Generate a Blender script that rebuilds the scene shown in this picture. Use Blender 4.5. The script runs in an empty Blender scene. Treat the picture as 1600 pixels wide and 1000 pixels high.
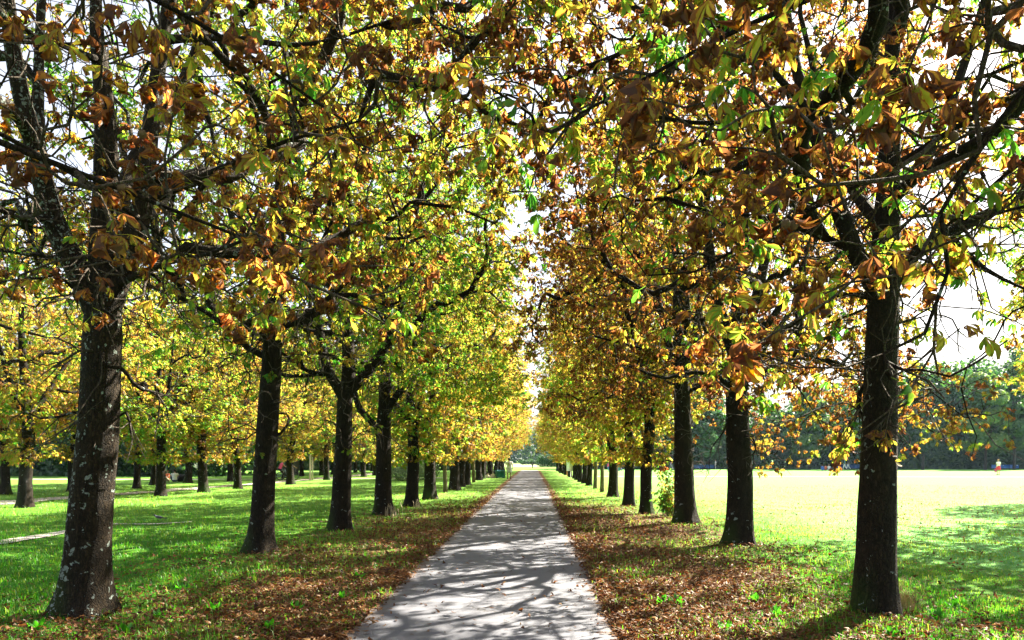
import bpy, math, random
import numpy as np
from mathutils import Vector

random.seed(7)
scene = bpy.context.scene
COL = scene.collection
PI = math.pi
R = math.radians
CAMH = 1.65

def gp(px, py):
    """ground point under a pixel of the 1600 x 1000 photograph"""
    Y = CAMH * 1200.0 / (py - 718.0)
    return ((px - 832.0) / 1200.0 * Y, Y)

# ------------------------------------------------------------------ helpers
def link(o, parent=None):
    COL.objects.link(o)
    if parent is not None:
        o.parent = parent
    return o

def tag(o, label=None, cat=None, group=None, kind=None):
    if label: o['label'] = label
    if cat: o['category'] = cat
    if group: o['group'] = group
    if kind: o['kind'] = kind
    return o

def empty(name, loc=(0, 0, 0), rz=0.0):
    o = bpy.data.objects.new(name, None)
    o.empty_display_size = 0.3
    o.location = loc
    o.rotation_euler = (0, 0, rz)
    return link(o)

def np_mesh(name, V, F, mat=None, attrs=None, smooth=False):
    """V (n,3); F list of (m,k) int arrays (faces of k corners)"""
    me = bpy.data.meshes.new(name)
    V = np.ascontiguousarray(V, dtype=np.float32)
    if not isinstance(F, (list, tuple)): F = [F]
    F = [np.asarray(f, dtype=np.int32) for f in F if len(f)]
    nl = sum(f.size for f in F); nf = sum(len(f) for f in F)
    me.vertices.add(len(V)); me.vertices.foreach_set('co', V.ravel())
    me.loops.add(nl); me.polygons.add(nf)
    me.loops.foreach_set('vertex_index', np.concatenate([f.ravel() for f in F]))
    st = []; s = 0
    for f in F:
        k = f.shape[1]
        st.append(s + np.arange(len(f), dtype=np.int32) * k); s += f.size
    me.polygons.foreach_set('loop_start', np.concatenate(st).astype(np.int32))
    if smooth:
        me.polygons.foreach_set('use_smooth', np.ones(nf, dtype=bool))
    if attrs:
        for k, a in attrs.items():
            at = me.attributes.new(k, 'FLOAT', 'POINT')
            at.data.foreach_set('value', np.ascontiguousarray(a, dtype=np.float32))
    me.update(calc_edges=True)
    if mat is not None: me.materials.append(mat)
    return me

def obj(name, me, parent=None):
    return link(bpy.data.objects.new(name, me), parent)

class MB:
    """collects shapes, makes ONE mesh"""
    def __init__(s): s.v = []; s.q = []; s.t = []; s.n = 0
    def add(s, V, Q=None, T=None):
        V = np.asarray(V, float).reshape(-1, 3)
        if Q is not None and len(Q): s.q.append(np.asarray(Q, int) + s.n)
        if T is not None and len(T): s.t.append(np.asarray(T, int) + s.n)
        s.v.append(V); s.n += len(V)
        return s
    def box(s, c, d, rz=0.0, bev=0.0):
        x, y, z = d[0] / 2, d[1] / 2, d[2] / 2
        if bev <= 0:
            P = [(-x,-y,-z),(x,-y,-z),(x,y,-z),(-x,y,-z),(-x,-y,z),(x,-y,z),(x,y,z),(-x,y,z)]
            Q = [(0,3,2,1),(4,5,6,7),(0,1,5,4),(1,2,6,5),(2,3,7,6),(3,0,4,7)]
            T = None
        else:
            b = bev; P = []; Q = []
            for zz, ins in ((-z, b), (-z + b, 0), (z - b, 0), (z, b)):
                for (ax, ay) in ((-1,-1),(1,-1),(1,1),(-1,1)):
                    P.append((ax * (x - ins - b), ay * (y - ins), zz)) if ax * ay > 0 else P.append((ax * (x - ins), ay * (y - ins - b), zz))
                    P.append((ax * (x - ins), ay * (y - ins - b), zz)) if ax * ay > 0 else P.append((ax * (x - ins - b), ay * (y - ins), zz))
            for r in range(3):
                for k in range(8):
                    Q.append((r*8+k, r*8+(k+1)%8, r*8+8+(k+1)%8, r*8+8+k))
            P = list(P); T = []
            for r, fl in ((0, True), (3, False)):
                P.append((0, 0, -z if r == 0 else z)); ci = len(P) - 1
                for k in range(8):
                    a_, b_ = r*8+k, r*8+(k+1)%8
                    T.append((b_, a_, ci) if fl else (a_, b_, ci))
        P = np.array(P, float); ca, sa = math.cos(rz), math.sin(rz)
        P = np.stack([P[:,0]*ca - P[:,1]*sa + c[0], P[:,0]*sa + P[:,1]*ca + c[1], P[:,2] + c[2]], 1)
        return s.add(P, Q, T)
    def tube(s, pts, rad, k=8, cap=True):
        V, Q = tube_geo(pts, rad, k)
        T = []
        n = len(pts)
        if cap:
            V = np.vstack([V, [pts[0]], [pts[-1]]]); a = n * k
            for i in range(k):
                T.append((i, a, (i + 1) % k) if False else ((i + 1) % k, i, a))
                T.append(((n-1)*k + i, (n-1)*k + (i+1) % k, a + 1))
        return s.add(V, Q, T)
    def mesh(s, name, mat, smooth=True):
        F = []
        if s.q: F.append(np.vstack(s.q))
        if s.t: F.append(np.vstack(s.t))
        return np_mesh(name, np.vstack(s.v), F, mat, smooth=smooth)
    def build(s, name, mat, parent=None, smooth=True):
        return obj(name, s.mesh(name, mat, smooth), parent)

def frames(P):
    P = np.asarray(P, float)
    T = np.gradient(P, axis=0)
    T /= np.linalg.norm(T, axis=1, keepdims=True) + 1e-9
    ref = np.array([0, 0, 1.0]) if abs(T[0][2]) < 0.9 else np.array([1.0, 0, 0])
    A = np.zeros_like(P); B = np.zeros_like(P)
    a = np.cross(ref, T[0]); a /= np.linalg.norm(a)
    for i in range(len(P)):
        a = a - T[i] * np.dot(a, T[i]); a /= np.linalg.norm(a) + 1e-9
        A[i] = a; B[i] = np.cross(T[i], a)
    return A, B

def tube_geo(P, r, k):
    P = np.asarray(P, float); n = len(P)
    r = np.broadcast_to(np.asarray(r, float), (n,))
    A, B = frames(P)
    th = np.arange(k) * 2 * PI / k
    V = (P[:, None, :] + r[:, None, None] * (np.cos(th)[None, :, None] * A[:, None, :] + np.sin(th)[None, :, None] * B[:, None, :])).reshape(-1, 3)
    i = np.arange(n - 1)[:, None] * k; j = np.arange(k)[None, :]; j2 = (np.arange(k) + 1)[None, :] % k
    Q = np.stack([i + j, i + j2, i + k + j2, i + k + j], -1).reshape(-1, 4)
    return V, Q

# ------------------------------------------------------------------ materials
def new_mat(name):
    m = bpy.data.materials.new(name); m.use_nodes = True
    nt = m.node_tree
    for n in list(nt.nodes): nt.nodes.remove(n)
    out = nt.nodes.new('ShaderNodeOutputMaterial')
    return m, nt, out

def N(nt, t, **kw):
    n = nt.nodes.new(t)
    for k, v in kw.items():
        if k.startswith('i_'):
            key = k[2:]
            n.inputs[int(key) if key.isdigit() else key.replace('_', ' ')].default_value = v
        else: setattr(n, k, v)
    return n

def L(nt, a, b): nt.links.new(a, b)

def ramp(nt, stops, src=None):
    n = nt.nodes.new('ShaderNodeValToRGB'); e = n.color_ramp.elements
    while len(e) < len(stops): e.new(0.5)
    for el, (p, c) in zip(e, stops):
        el.position = p; el.color = (c[0], c[1], c[2], 1)
    if src is not None: L(nt, src, n.inputs[0])
    return n

def math_n(nt, op, a, b=None, clamp=False):
    n = nt.nodes.new('ShaderNodeMath'); n.operation = op; n.use_clamp = clamp
    for i, x in enumerate((a, b)):
        if x is None: continue
        if isinstance(x, (int, float)): n.inputs[i].default_value = x
        else: L(nt, x, n.inputs[i])
    return n.outputs[0]

def mixc(nt, f, a, b):
    n = nt.nodes.new('ShaderNodeMix'); n.data_type = 'RGBA'
    for s, x in ((n.inputs[0], f), (n.inputs[6], a), (n.inputs[7], b)):
        if isinstance(x, (int, float)): s.default_value = x
        elif isinstance(x, (tuple, list)): s.default_value = (x[0], x[1], x[2], 1)
        else: L(nt, x, s)
    return n.outputs[2]

def smooth_n(nt, v, lo, hi):
    n = nt.nodes.new('ShaderNodeMapRange'); n.interpolation_type = 'SMOOTHSTEP'
    L(nt, v, n.inputs[0]); n.inputs[1].default_value = lo; n.inputs[2].default_value = hi
    return n.outputs[0]

def noise(nt, scale, detail=4, rough=0.55, vec=None, dist=0.0):
    n = nt.nodes.new('ShaderNodeTexNoise')
    n.inputs['Scale'].default_value = scale; n.inputs['Detail'].default_value = detail
    n.inputs['Roughness'].default_value = rough; n.inputs['Distortion'].default_value = dist
    if vec is not None: L(nt, vec, n.inputs['Vector'])
    return n.outputs[0]

def simple_mat(name, col, rough=0.7, var=0.12, scale=6.0, metal=0.0):
    m, nt, out = new_mat(name)
    b = N(nt, 'ShaderNodeBsdfPrincipled'); b.inputs['Roughness'].default_value = rough; b.inputs['Metallic'].default_value = metal
    tc = N(nt, 'ShaderNodeTexCoord')
    f = noise(nt, scale, 5, 0.6, tc.outputs['Object'])
    lo = tuple(c * (1 - var) for c in col); hi = tuple(min(1, c * (1 + var)) for c in col)
    r = ramp(nt, [(0.3, lo), (0.7, hi)], f)
    L(nt, r.outputs[0], b.inputs['Base Color']); L(nt, b.outputs[0], out.inputs[0])
    return m

def leaf_mat(name, stops, tstops, trans=0.55, edge=True, gloss=0.022):
    """autumn leaf: hue per leaf shifted by the object's own colour (red channel), brown rims, light passes through"""
    m, nt, out = new_mat(name)
    at = N(nt, 'ShaderNodeAttribute'); at.attribute_name = 'hue'
    oi = N(nt, 'ShaderNodeObjectInfo')
    sp = N(nt, 'ShaderNodeSeparateColor'); L(nt, oi.outputs['Color'], sp.inputs[0])
    sh = math_n(nt, 'MULTIPLY', math_n(nt, 'SUBTRACT', sp.outputs[0], 0.5), 1.4)
    h = math_n(nt, 'ADD', at.outputs['Fac'], sh, True)
    if edge:
        lu = N(nt, 'ShaderNodeAttribute'); lu.attribute_name = 'lu'
        tc = N(nt, 'ShaderNodeTexCoord')
        nz = noise(nt, 26.0, 3, 0.6, tc.outputs['Object'])
        e = math_n(nt, 'ADD', lu.outputs['Fac'], math_n(nt, 'MULTIPLY', math_n(nt, 'SUBTRACT', nz, 0.5), 2.4))
        # greener leaves keep a wider green heart, older ones are brown through
        e = math_n(nt, 'ADD', e, math_n(nt, 'MULTIPLY', math_n(nt, 'SUBTRACT', h, 0.45), 0.8))
        em = smooth_n(nt, e, 0.55, 0.85)
        h = math_n(nt, 'ADD', h, math_n(nt, 'MULTIPLY', em, 0.46), True)
    r1 = ramp(nt, stops, h); r2 = ramp(nt, tstops, h)
    d = N(nt, 'ShaderNodeBsdfDiffuse'); t = N(nt, 'ShaderNodeBsdfTranslucent')
    L(nt, r1.outputs[0], d.inputs[0]); L(nt, r2.outputs[0], t.inputs[0])
    mx = N(nt, 'ShaderNodeMixShader'); mx.inputs[0].default_value = trans
    L(nt, d.outputs[0], mx.inputs[1]); L(nt, t.outputs[0], mx.inputs[2])
    g = N(nt, 'ShaderNodeBsdfGlossy'); g.inputs['Roughness'].default_value = 0.45
    g.inputs[0].default_value = (0.8, 0.8, 0.8, 1)
    mg = N(nt, 'ShaderNodeMixShader'); mg.inputs[0].default_value = gloss
    L(nt, mx.outputs[0], mg.inputs[1]); L(nt, g.outputs[0], mg.inputs[2])
    L(nt, mg.outputs[0], out.inputs[0])
    return m

M = {}
M['leaf'] = leaf_mat('chestnut_leaf',
    [(0.0, (.025, .085, .014)), (.25, (.06, .115, .016)), (.42, (.125, .13, .018)), (.58, (.17, .11, .02)), (.72, (.145, .072, .022)), (.86, (.125, .055, .022)), (1.0, (.09, .043, .022))],
    [(0.0, (.10, .42, .03)), (.25, (.34, .55, .04)), (.42, (.66, .60, .06)), (.58, (.74, .46, .06)), (.72, (.68, .27, .045)), (.86, (.48, .17, .04)), (1.0, (.28, .11, .04))], 0.62)
M['green_leaf'] = leaf_mat('broad_leaf',
    [(0.0, (.022, .062, .018)), (.4, (.045, .10, .025)), (.7, (.085, .15, .035)), (1.0, (.15, .19, .05))],
    [(0.0, (.03, .12, .02)), (.4, (.09, .24, .03)), (.7, (.2, .36, .05)), (1.0, (.38, .45, .09))], 0.35, edge=False, gloss=0.04)
M['silver_leaf'] = leaf_mat('silver_leaf',
    [(0.0, (.05, .10, .04)), (.4, (.16, .24, .11)), (1.0, (.34, .42, .24))],
    [(0.0, (.04, .12, .03)), (.4, (.2, .3, .1)), (1.0, (.35, .45, .2))], 0.3, edge=False)
M['grass'] = leaf_mat('grass_blade',
    [(0.0, (.008, .088, .004)), (.35, (.026, .16, .006)), (.7, (.11, .22, .014)), (1.0, (.27, .24, .08))],
    [(0.0, (.018, .26, .006)), (.35, (.09, .42, .012)), (.7, (.34, .50, .03)), (1.0, (.46, .40, .12))], 0.5, edge=False, gloss=0.03)
M['litter'] = leaf_mat('fallen_leaf',
    [(0.0, (.20, .13, .055)), (.3, (.15, .075, .030)), (.6, (.095, .045, .02)), (1.0, (.045, .025, .015))],
    [(0.0, (.4, .2, .05)), (.3, (.35, .12, .03)), (.6, (.2, .06, .02)), (1.0, (.08, .03, .02))], 0.2, edge=False, gloss=0.02)

def bark_mat(name, base, dark, lichen=0.0, moss=True):
    m, nt, out = new_mat(name)
    tc = N(nt, 'ShaderNodeTexCoord')
    mp = N(nt, 'ShaderNodeMapping'); mp.inputs['Scale'].default_value = (1, 1, 0.28); L(nt, tc.outputs['Object'], mp.inputs[0])
    rid = noise(nt, 34, 6, 0.72, mp.outputs[0], 0.6)
    vp = N(nt, 'ShaderNodeTexVoronoi'); vp.feature = 'DISTANCE_TO_EDGE'; vp.inputs['Scale'].default_value = 30
    wq = N(nt, 'ShaderNodeVectorMath'); wq.operation = 'ADD'; nq = N(nt, 'ShaderNodeTexNoise'); nq.inputs['Scale'].default_value = 9; nq.inputs['Detail'].default_value = 4
    sq = N(nt, 'ShaderNodeVectorMath'); sq.operation = 'SCALE'; sq.inputs['Scale'].default_value = .14
    L(nt, tc.outputs['Object'], nq.inputs['Vector']); L(nt, nq.outputs['Color'], sq.inputs[0]); L(nt, mp.outputs[0], wq.inputs[0]); L(nt, sq.outputs[0], wq.inputs[1]); L(nt, wq.outputs[0], vp.inputs['Vector'])
    plate = smooth_n(nt, vp.outputs['Distance'], .01, .16)
    big = noise(nt, 3.0, 4, 0.6, tc.outputs['Object'])
    fine = noise(nt, 90, 4, 0.6, tc.outputs['Object'])
    c = mixc(nt, math_n(nt, 'MULTIPLY', smooth_n(nt, rid, 0.34, 0.68), math_n(nt, 'ADD', .25, math_n(nt, 'MULTIPLY', plate, .75))), dark, tuple(x * 1.5 for x in base))
    c = mixc(nt, math_n(nt, 'MULTIPLY', smooth_n(nt, big, 0.45, 0.7), 0.45), c, tuple(x * 1.5 for x in base))
    spz = N(nt, 'ShaderNodeSeparateXYZ'); L(nt, tc.outputs['Object'], spz.inputs[0])
    if moss:
        low = math_n(nt, 'SUBTRACT', 1.0, smooth_n(nt, math_n(nt, 'ADD', spz.outputs[2], math_n(nt, 'MULTIPLY', big, 0.9)), 0.45, 1.15))
        west = smooth_n(nt, math_n(nt, 'MULTIPLY', spz.outputs[0], -1.0), 0.0, 0.3)
        mm = math_n(nt, 'MULTIPLY', math_n(nt, 'MULTIPLY', low, west), 0.85)
        c = mixc(nt, mm, c, (.035, .07, .012))
    if lichen > 0:
        vor = N(nt, 'ShaderNodeTexVoronoi'); vor.inputs['Scale'].default_value = 17.0
        wv = N(nt, 'ShaderNodeVectorMath'); wv.operation = 'ADD'
        nzc = N(nt, 'ShaderNodeTexNoise'); nzc.inputs['Scale'].default_value = 14; L(nt, tc.outputs['Object'], nzc.inputs['Vector'])
        sc = N(nt, 'ShaderNodeVectorMath'); sc.operation = 'SCALE'; sc.inputs['Scale'].default_value = 0.16
        L(nt, nzc.outputs['Color'], sc.inputs[0])
        L(nt, tc.outputs['Object'], wv.inputs[0]); L(nt, sc.outputs[0], wv.inputs[1]); L(nt, wv.outputs[0], vor.inputs['Vector'])
        cs = N(nt, 'ShaderNodeSeparateColor'); L(nt, vor.outputs['Color'], cs.inputs[0])
        west = smooth_n(nt, math_n(nt, 'ADD', math_n(nt, 'MULTIPLY', spz.outputs[0], -1.0), math_n(nt, 'MULTIPLY', math_n(nt, 'SUBTRACT', big, 0.5), 0.4)), -0.08, 0.2)
        pick = math_n(nt, 'LESS_THAN', cs.outputs[0], math_n(nt, 'ADD', math_n(nt, 'MULTIPLY', west, 0.55 * lichen), 0.10 * lichen))
        rad = math_n(nt, 'ADD', math_n(nt, 'MULTIPLY', cs.outputs[1], 0.26), 0.2)
        spot = math_n(nt, 'LESS_THAN', math_n(nt, 'ADD', vor.outputs['Distance'], math_n(nt, 'MULTIPLY', math_n(nt, 'SUBTRACT', fine, 0.5), 0.7)), rad)
        f = math_n(nt, 'MULTIPLY', math_n(nt, 'MULTIPLY', pick, spot), 0.85)
        c = mixc(nt, f, c, (.30, .36, .34))
    b = N(nt, 'ShaderNodeBsdfPrincipled'); b.inputs['Roughness'].default_value = 0.9
    b.inputs['Specular IOR Level'].default_value = 0.2
    L(nt, c, b.inputs['Base Color'])
    bp = N(nt, 'ShaderNodeBump'); bp.inputs['Strength'].default_value = 1.0; bp.inputs['Distance'].default_value = 0.03
    hgt = math_n(nt, 'ADD', math_n(nt, 'ADD', rid, math_n(nt, 'MULTIPLY', plate, .8)), math_n(nt, 'MULTIPLY', fine, 0.3))
    L(nt, hgt, bp.inputs['Height']); L(nt, bp.outputs[0], b.inputs['Normal'])
    L(nt, b.outputs[0], out.inputs[0])
    return m
M['bark'] = bark_mat('chestnut_bark', (.024, .017, .011), (.007, .0055, .004), 0.16)
M['bark_lichen'] = bark_mat('lichen_bark', (.032, .022, .013), (.009, .007, .005), 1.5)
M['bark_grey'] = bark_mat('grey_bark', (.20, .19, .18), (.10, .095, .09), 0.2, False)
M['bark_young'] = bark_mat('young_bark', (.17, .14, .075), (.08, .065, .035), 0.1, False)
M['twig'] = bark_mat('twig_bark', (.10, .082, .066), (.05, .040, .032), 0.0, False)
M['wood_dark'] = bark_mat('woodland_bark', (.07, .06, .05), (.03, .026, .022), 0.0, False)

# ------------------------------------------------------------------ world, sun, camera
SUN_EL, SUN_AZ = R(40), R(47)          # azimuth from +Y towards +X
w = bpy.data.worlds.new('World'); scene.world = w; w.use_nodes = True
nt = w.node_tree
bg = nt.nodes['Background']
sky = nt.nodes.new('ShaderNodeTexSky'); sky.sky_type = 'NISHITA'; sky.sun_disc = False
sky.sun_elevation = SUN_EL; sky.sun_rotation = SUN_AZ
sky.dust_density = 3.0; sky.air_density = 1.0
hz = nt.nodes.new('ShaderNodeMix'); hz.data_type = 'RGBA'; hz.inputs[0].default_value = .6
hz.inputs[7].default_value = (3.2, 3.15, 3.4, 1)      # thin bright high cloud veils the blue
nt.links.new(sky.outputs[0], hz.inputs[6]); nt.links.new(hz.outputs[2], bg.inputs[0]); bg.inputs[1].default_value = 0.05
sl = bpy.data.lights.new('sun', 'SUN'); sl.energy = 5.0; sl.angle = R(0.5); sl.color = (1.0, 0.90, 0.72)
so = bpy.data.objects.new('sun', sl); link(so)
sd = Vector((math.sin(SUN_AZ) * math.cos(SUN_EL), math.cos(SUN_AZ) * math.cos(SUN_EL), math.sin(SUN_EL)))
so.rotation_euler = sd.to_track_quat('Z', 'Y').to_euler()
so.location = (60, 40, 60)

cam = bpy.data.cameras.new('camera'); co = bpy.data.objects.new('camera', cam); link(co)
co.location = (0, 0, CAMH); co.rotation_euler = (R(90), 0, 0)
cam.sensor_width = 36; cam.lens = 27.0
cam.shift_x = -32 / 1600; cam.shift_y = 218 / 1600
cam.clip_end = 5000; cam.clip_start = 0.05
scene.camera = co
scene.view_settings.view_transform = 'Standard'; scene.view_settings.look = 'None'
scene.view_settings.exposure = 3.0; scene.view_settings.gamma = 1.0
scene.render.engine = 'CYCLES'
cy = scene.cycles
cy.max_bounces = 8; cy.diffuse_bounces = 4; cy.transmission_bounces = 5; cy.glossy_bounces = 2
cy.volume_bounces = 0
cy.use_denoising = True
cy.caustics_reflective = False; cy.caustics_refractive = False
cy.sample_clamp_indirect = 6.0

# ------------------------------------------------------------------ air
def haze():
    m, nt, out = new_mat('hazy_air')
    v = N(nt, 'ShaderNodeVolumePrincipled'); v.inputs['Density'].default_value = HAZE; v.inputs['Color'].default_value = (.5, .72, 1.0, 1); v.inputs['Anisotropy'].default_value = .2
    L(nt, v.outputs[0], out.inputs['Volume'])
    mb = MB().box((10, 170, 14), (420, 480, 30))
    tag(mb.build('haze', m, None, False), kind='stuff')
HAZE = .0001
if HAZE: haze()

# ------------------------------------------------------------------ ground
PX = -0.47      # centre line of the path
def ground_material():
    m, nt, out = new_mat('meadow_ground')
    g = N(nt, 'ShaderNodeNewGeometry'); s = N(nt, 'ShaderNodeSeparateXYZ'); L(nt, g.outputs['Position'], s.inputs[0])
    P = g.outputs['Position']
    n1 = noise(nt, 0.35, 4, 0.6, P); n2 = noise(nt, 3.2, 5, 0.65, P); n3 = noise(nt, 38, 3, 0.7, P)
    grass = ramp(nt, [(.3, (.024, .100, .006)), (.5, (.052, .15, .009)), (.72, (.12, .21, .018))], n2).outputs[0]
    grass = mixc(nt, math_n(nt, 'MULTIPLY', smooth_n(nt, n3, .4, .7), .5), grass, (.025, .085, .01))
    # mown, drier open lawn, painted extra pale for the glare of full sun
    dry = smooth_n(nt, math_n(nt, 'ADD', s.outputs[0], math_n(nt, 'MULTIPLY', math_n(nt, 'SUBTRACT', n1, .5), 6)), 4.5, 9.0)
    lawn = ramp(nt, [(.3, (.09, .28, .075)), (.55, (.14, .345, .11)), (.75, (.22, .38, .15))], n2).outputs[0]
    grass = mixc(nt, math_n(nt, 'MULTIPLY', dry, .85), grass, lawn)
    sunlit_far = smooth_n(nt, s.outputs[1], 14, 40)  # lawn farther off is coloured brighter, as if in full sun
    grass = mixc(nt, math_n(nt, 'MULTIPLY', sunlit_far, .6), grass, (.15, .30, .05))
    # leaf litter along the path and under the two rows
    ax = math_n(nt, 'ABSOLUTE', math_n(nt, 'SUBTRACT', s.outputs[0], PX))
    wob = math_n(nt, 'MULTIPLY', math_n(nt, 'SUBTRACT', n2, .5), 3.4)
    wob1 = math_n(nt, 'MULTIPLY', math_n(nt, 'SUBTRACT', n1, .5), 5.0)
    edge = math_n(nt, 'ADD', ax, math_n(nt, 'ADD', wob, wob1))
    mask = math_n(nt, 'SUBTRACT', 1.0, smooth_n(nt, edge, 2.2, 6.6))
    rside = smooth_n(nt, s.outputs[0], 0.0, 0.6)
    far = math_n(nt, 'SUBTRACT', 1.0, smooth_n(nt, math_n(nt, 'ADD', s.outputs[1], math_n(nt, 'MULTIPLY', wob1, 1.5)), 20, 36))
    amt = math_n(nt, 'ADD', .66, math_n(nt, 'MULTIPLY', rside, .3))
    mask = math_n(nt, 'MULTIPLY', math_n(nt, 'MULTIPLY', mask, far), amt)
    nearp = math_n(nt, 'SUBTRACT', 1.0, smooth_n(nt, math_n(nt, 'ADD', ax, math_n(nt, 'MULTIPLY', wob, .12)), 1.42, 1.85))
    mask = math_n(nt, 'MAXIMUM', mask, math_n(nt, 'MULTIPLY', math_n(nt, 'MULTIPLY', nearp, .9), math_n(nt, 'LESS_THAN', s.outputs[1], 116.5)))
    vor = N(nt, 'ShaderNodeTexVoronoi'); vor.inputs['Scale'].default_value = 16; L(nt, P, vor.inputs['Vector'])
    vs = N(nt, 'ShaderNodeSeparateColor'); L(nt, vor.outputs['Color'], vs.inputs[0])
    lit = ramp(nt, [(.0, (.045, .027, .017)), (.35, (.085, .044, .022)), (.7, (.14, .072, .034)), (1, (.20, .12, .06))], vs.outputs[0]).outputs[0]
    c = mixc(nt, smooth_n(nt, math_n(nt, 'ADD', mask, math_n(nt, 'MULTIPLY', math_n(nt, 'SUBTRACT', vs.outputs[1], .5), .55)), .35, .6), grass, lit)
    # sandy clearing at the far end
    sand = math_n(nt, 'MULTIPLY', smooth_n(nt, s.outputs[1], 168, 176), math_n(nt, 'SUBTRACT', 1.0, smooth_n(nt, s.outputs[1], 290, 300)))
    c = mixc(nt, math_n(nt, 'MULTIPLY', sand, .5), c, (.42, .40, .30))
    b = N(nt, 'ShaderNodeBsdfPrincipled'); b.inputs['Roughness'].default_value = .95; b.inputs['Specular IOR Level'].default_value = .1
    L(nt, c, b.inputs['Base Color'])
    bp = N(nt, 'ShaderNodeBump'); bp.inputs['Strength'].default_value = .7; bp.inputs['Distance'].default_value = .05
    L(nt, math_n(nt, 'ADD', n3, math_n(nt, 'MULTIPLY', n2, .8)), bp.inputs['Height']); L(nt, bp.outputs[0], b.inputs['Normal'])
    L(nt, b.outputs[0], out.inputs[0])
    return m

def grid_axis(spec):
    a = []
    for lo, hi, st in spec: a += list(np.arange(lo, hi, st))
    return np.array(a)
gx = grid_axis([(-2500, -200, 230), (-200, -30, 17), (-30, 30, .5), (30, 200, 17), (200, 2501, 230)])
gy = grid_axis([(-300, 0, 30), (0, 60, .5), (60, 300, 12), (300, 3001, 270)])
GX, GY = np.meshgrid(gx, gy)
def undul(x, y):
    """gentle unevenness of the lawns, none under the path and at the far end"""
    k = np.clip((np.abs(x - PX) - 1.6) / 2.0, 0, 1) * np.clip((70 - y) / 20, 0, 1) * np.clip(y / 3, 0, 1) * np.clip((30 - np.abs(x)) / 4, 0, 1)
    return k * (0.035 * np.sin(x * .9 + 1.3 * np.sin(y * .37)) * np.cos(y * .53 + .4) + 0.02 * np.sin(x * 2.3 + y * 1.7))
GZ = undul(GX, GY)
nx, ny = len(gx), len(gy)
ii = (np.arange(ny - 1)[:, None] * nx + np.arange(nx - 1)[None, :]).ravel()
gme = np_mesh('ground', np.stack([GX.ravel(), GY.ravel(), GZ.ravel()], 1), np.stack([ii, ii + 1, ii + nx + 1, ii + nx], 1), ground_material(), smooth=True)
tag(obj('ground', gme), kind='structure')

def asphalt():
    m, nt, out = new_mat('old_asphalt')
    g = N(nt, 'ShaderNodeNewGeometry'); P = g.outputs['Position']
    s = N(nt, 'ShaderNodeSeparateXYZ'); L(nt, P, s.inputs[0])
    n1 = noise(nt, .8, 4, .6, P); n2 = noise(nt, 9, 4, .65, P); n3 = noise(nt, 140, 2, .6, P)
    c = ramp(nt, [(.3, (.084, .090, .116)), (.7, (.115, .121, .147))], n1).outputs[0]
    c = mixc(nt, math_n(nt, 'MULTIPLY', smooth_n(nt, n3, .42, .66), .5), c, (.15, .155, .18))
    c = mixc(nt, math_n(nt, 'MULTIPLY', smooth_n(nt, n2, .55, .75), .35), c, (.12, .11, .115))
    # cracks
    vor = N(nt, 'ShaderNodeTexVoronoi'); vor.feature = 'DISTANCE_TO_EDGE'; vor.inputs['Scale'].default_value = .75
    wv = N(nt, 'ShaderNodeVectorMath'); wv.operation = 'ADD'
    nz = N(nt, 'ShaderNodeTexNoise'); nz.inputs['Scale'].default_value = 2.2; nz.inputs['Detail'].default_value = 5; L(nt, P, nz.inputs['Vector'])
    L(nt, P, wv.inputs[0]); L(nt, nz.outputs['Color'], wv.inputs[1]); L(nt, wv.outputs[0], vor.inputs['Vector'])
    cr = math_n(nt, 'MULTIPLY', math_n(nt, 'SUBTRACT', 1.0, smooth_n(nt, vor.outputs['Distance'], .004, .016)), smooth_n(nt, n1, .45, .6))
    c = mixc(nt, math_n(nt, 'MULTIPLY', cr, .75), c, (.05, .045, .04))
    ax = math_n(nt, 'ABSOLUTE', math_n(nt, 'SUBTRACT', s.outputs[0], PX))
    ed = smooth_n(nt, math_n(nt, 'ADD', ax, math_n(nt, 'MULTIPLY', math_n(nt, 'SUBTRACT', n2, .5), .5)), 1.05, 1.35)
    c = mixc(nt, math_n(nt, 'MULTIPLY', ed, .6), c, (.13, .085, .06))
    b = N(nt, 'ShaderNodeBsdfPrincipled'); b.inputs['Roughness'].default_value = .85; b.inputs['Specular IOR Level'].default_value = .3
    L(nt, c, b.inputs['Base Color'])
    bp = N(nt, 'ShaderNodeBump'); bp.inputs['Strength'].default_value = .5; bp.inputs['Distance'].default_value = .01
    L(nt, math_n(nt, 'SUBTRACT', math_n(nt, 'ADD', n3, math_n(nt, 'MULTIPLY', n2, .6)), cr), bp.inputs['Height']); L(nt, bp.outputs[0], b.inputs['Normal'])
    L(nt, b.outputs[0], out.inputs[0])
    return m
M['asphalt'] = asphalt()
M['dirt'] = simple_mat('worn_earth', (.33, .30, .27), .95, .25, 3.0)

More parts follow.
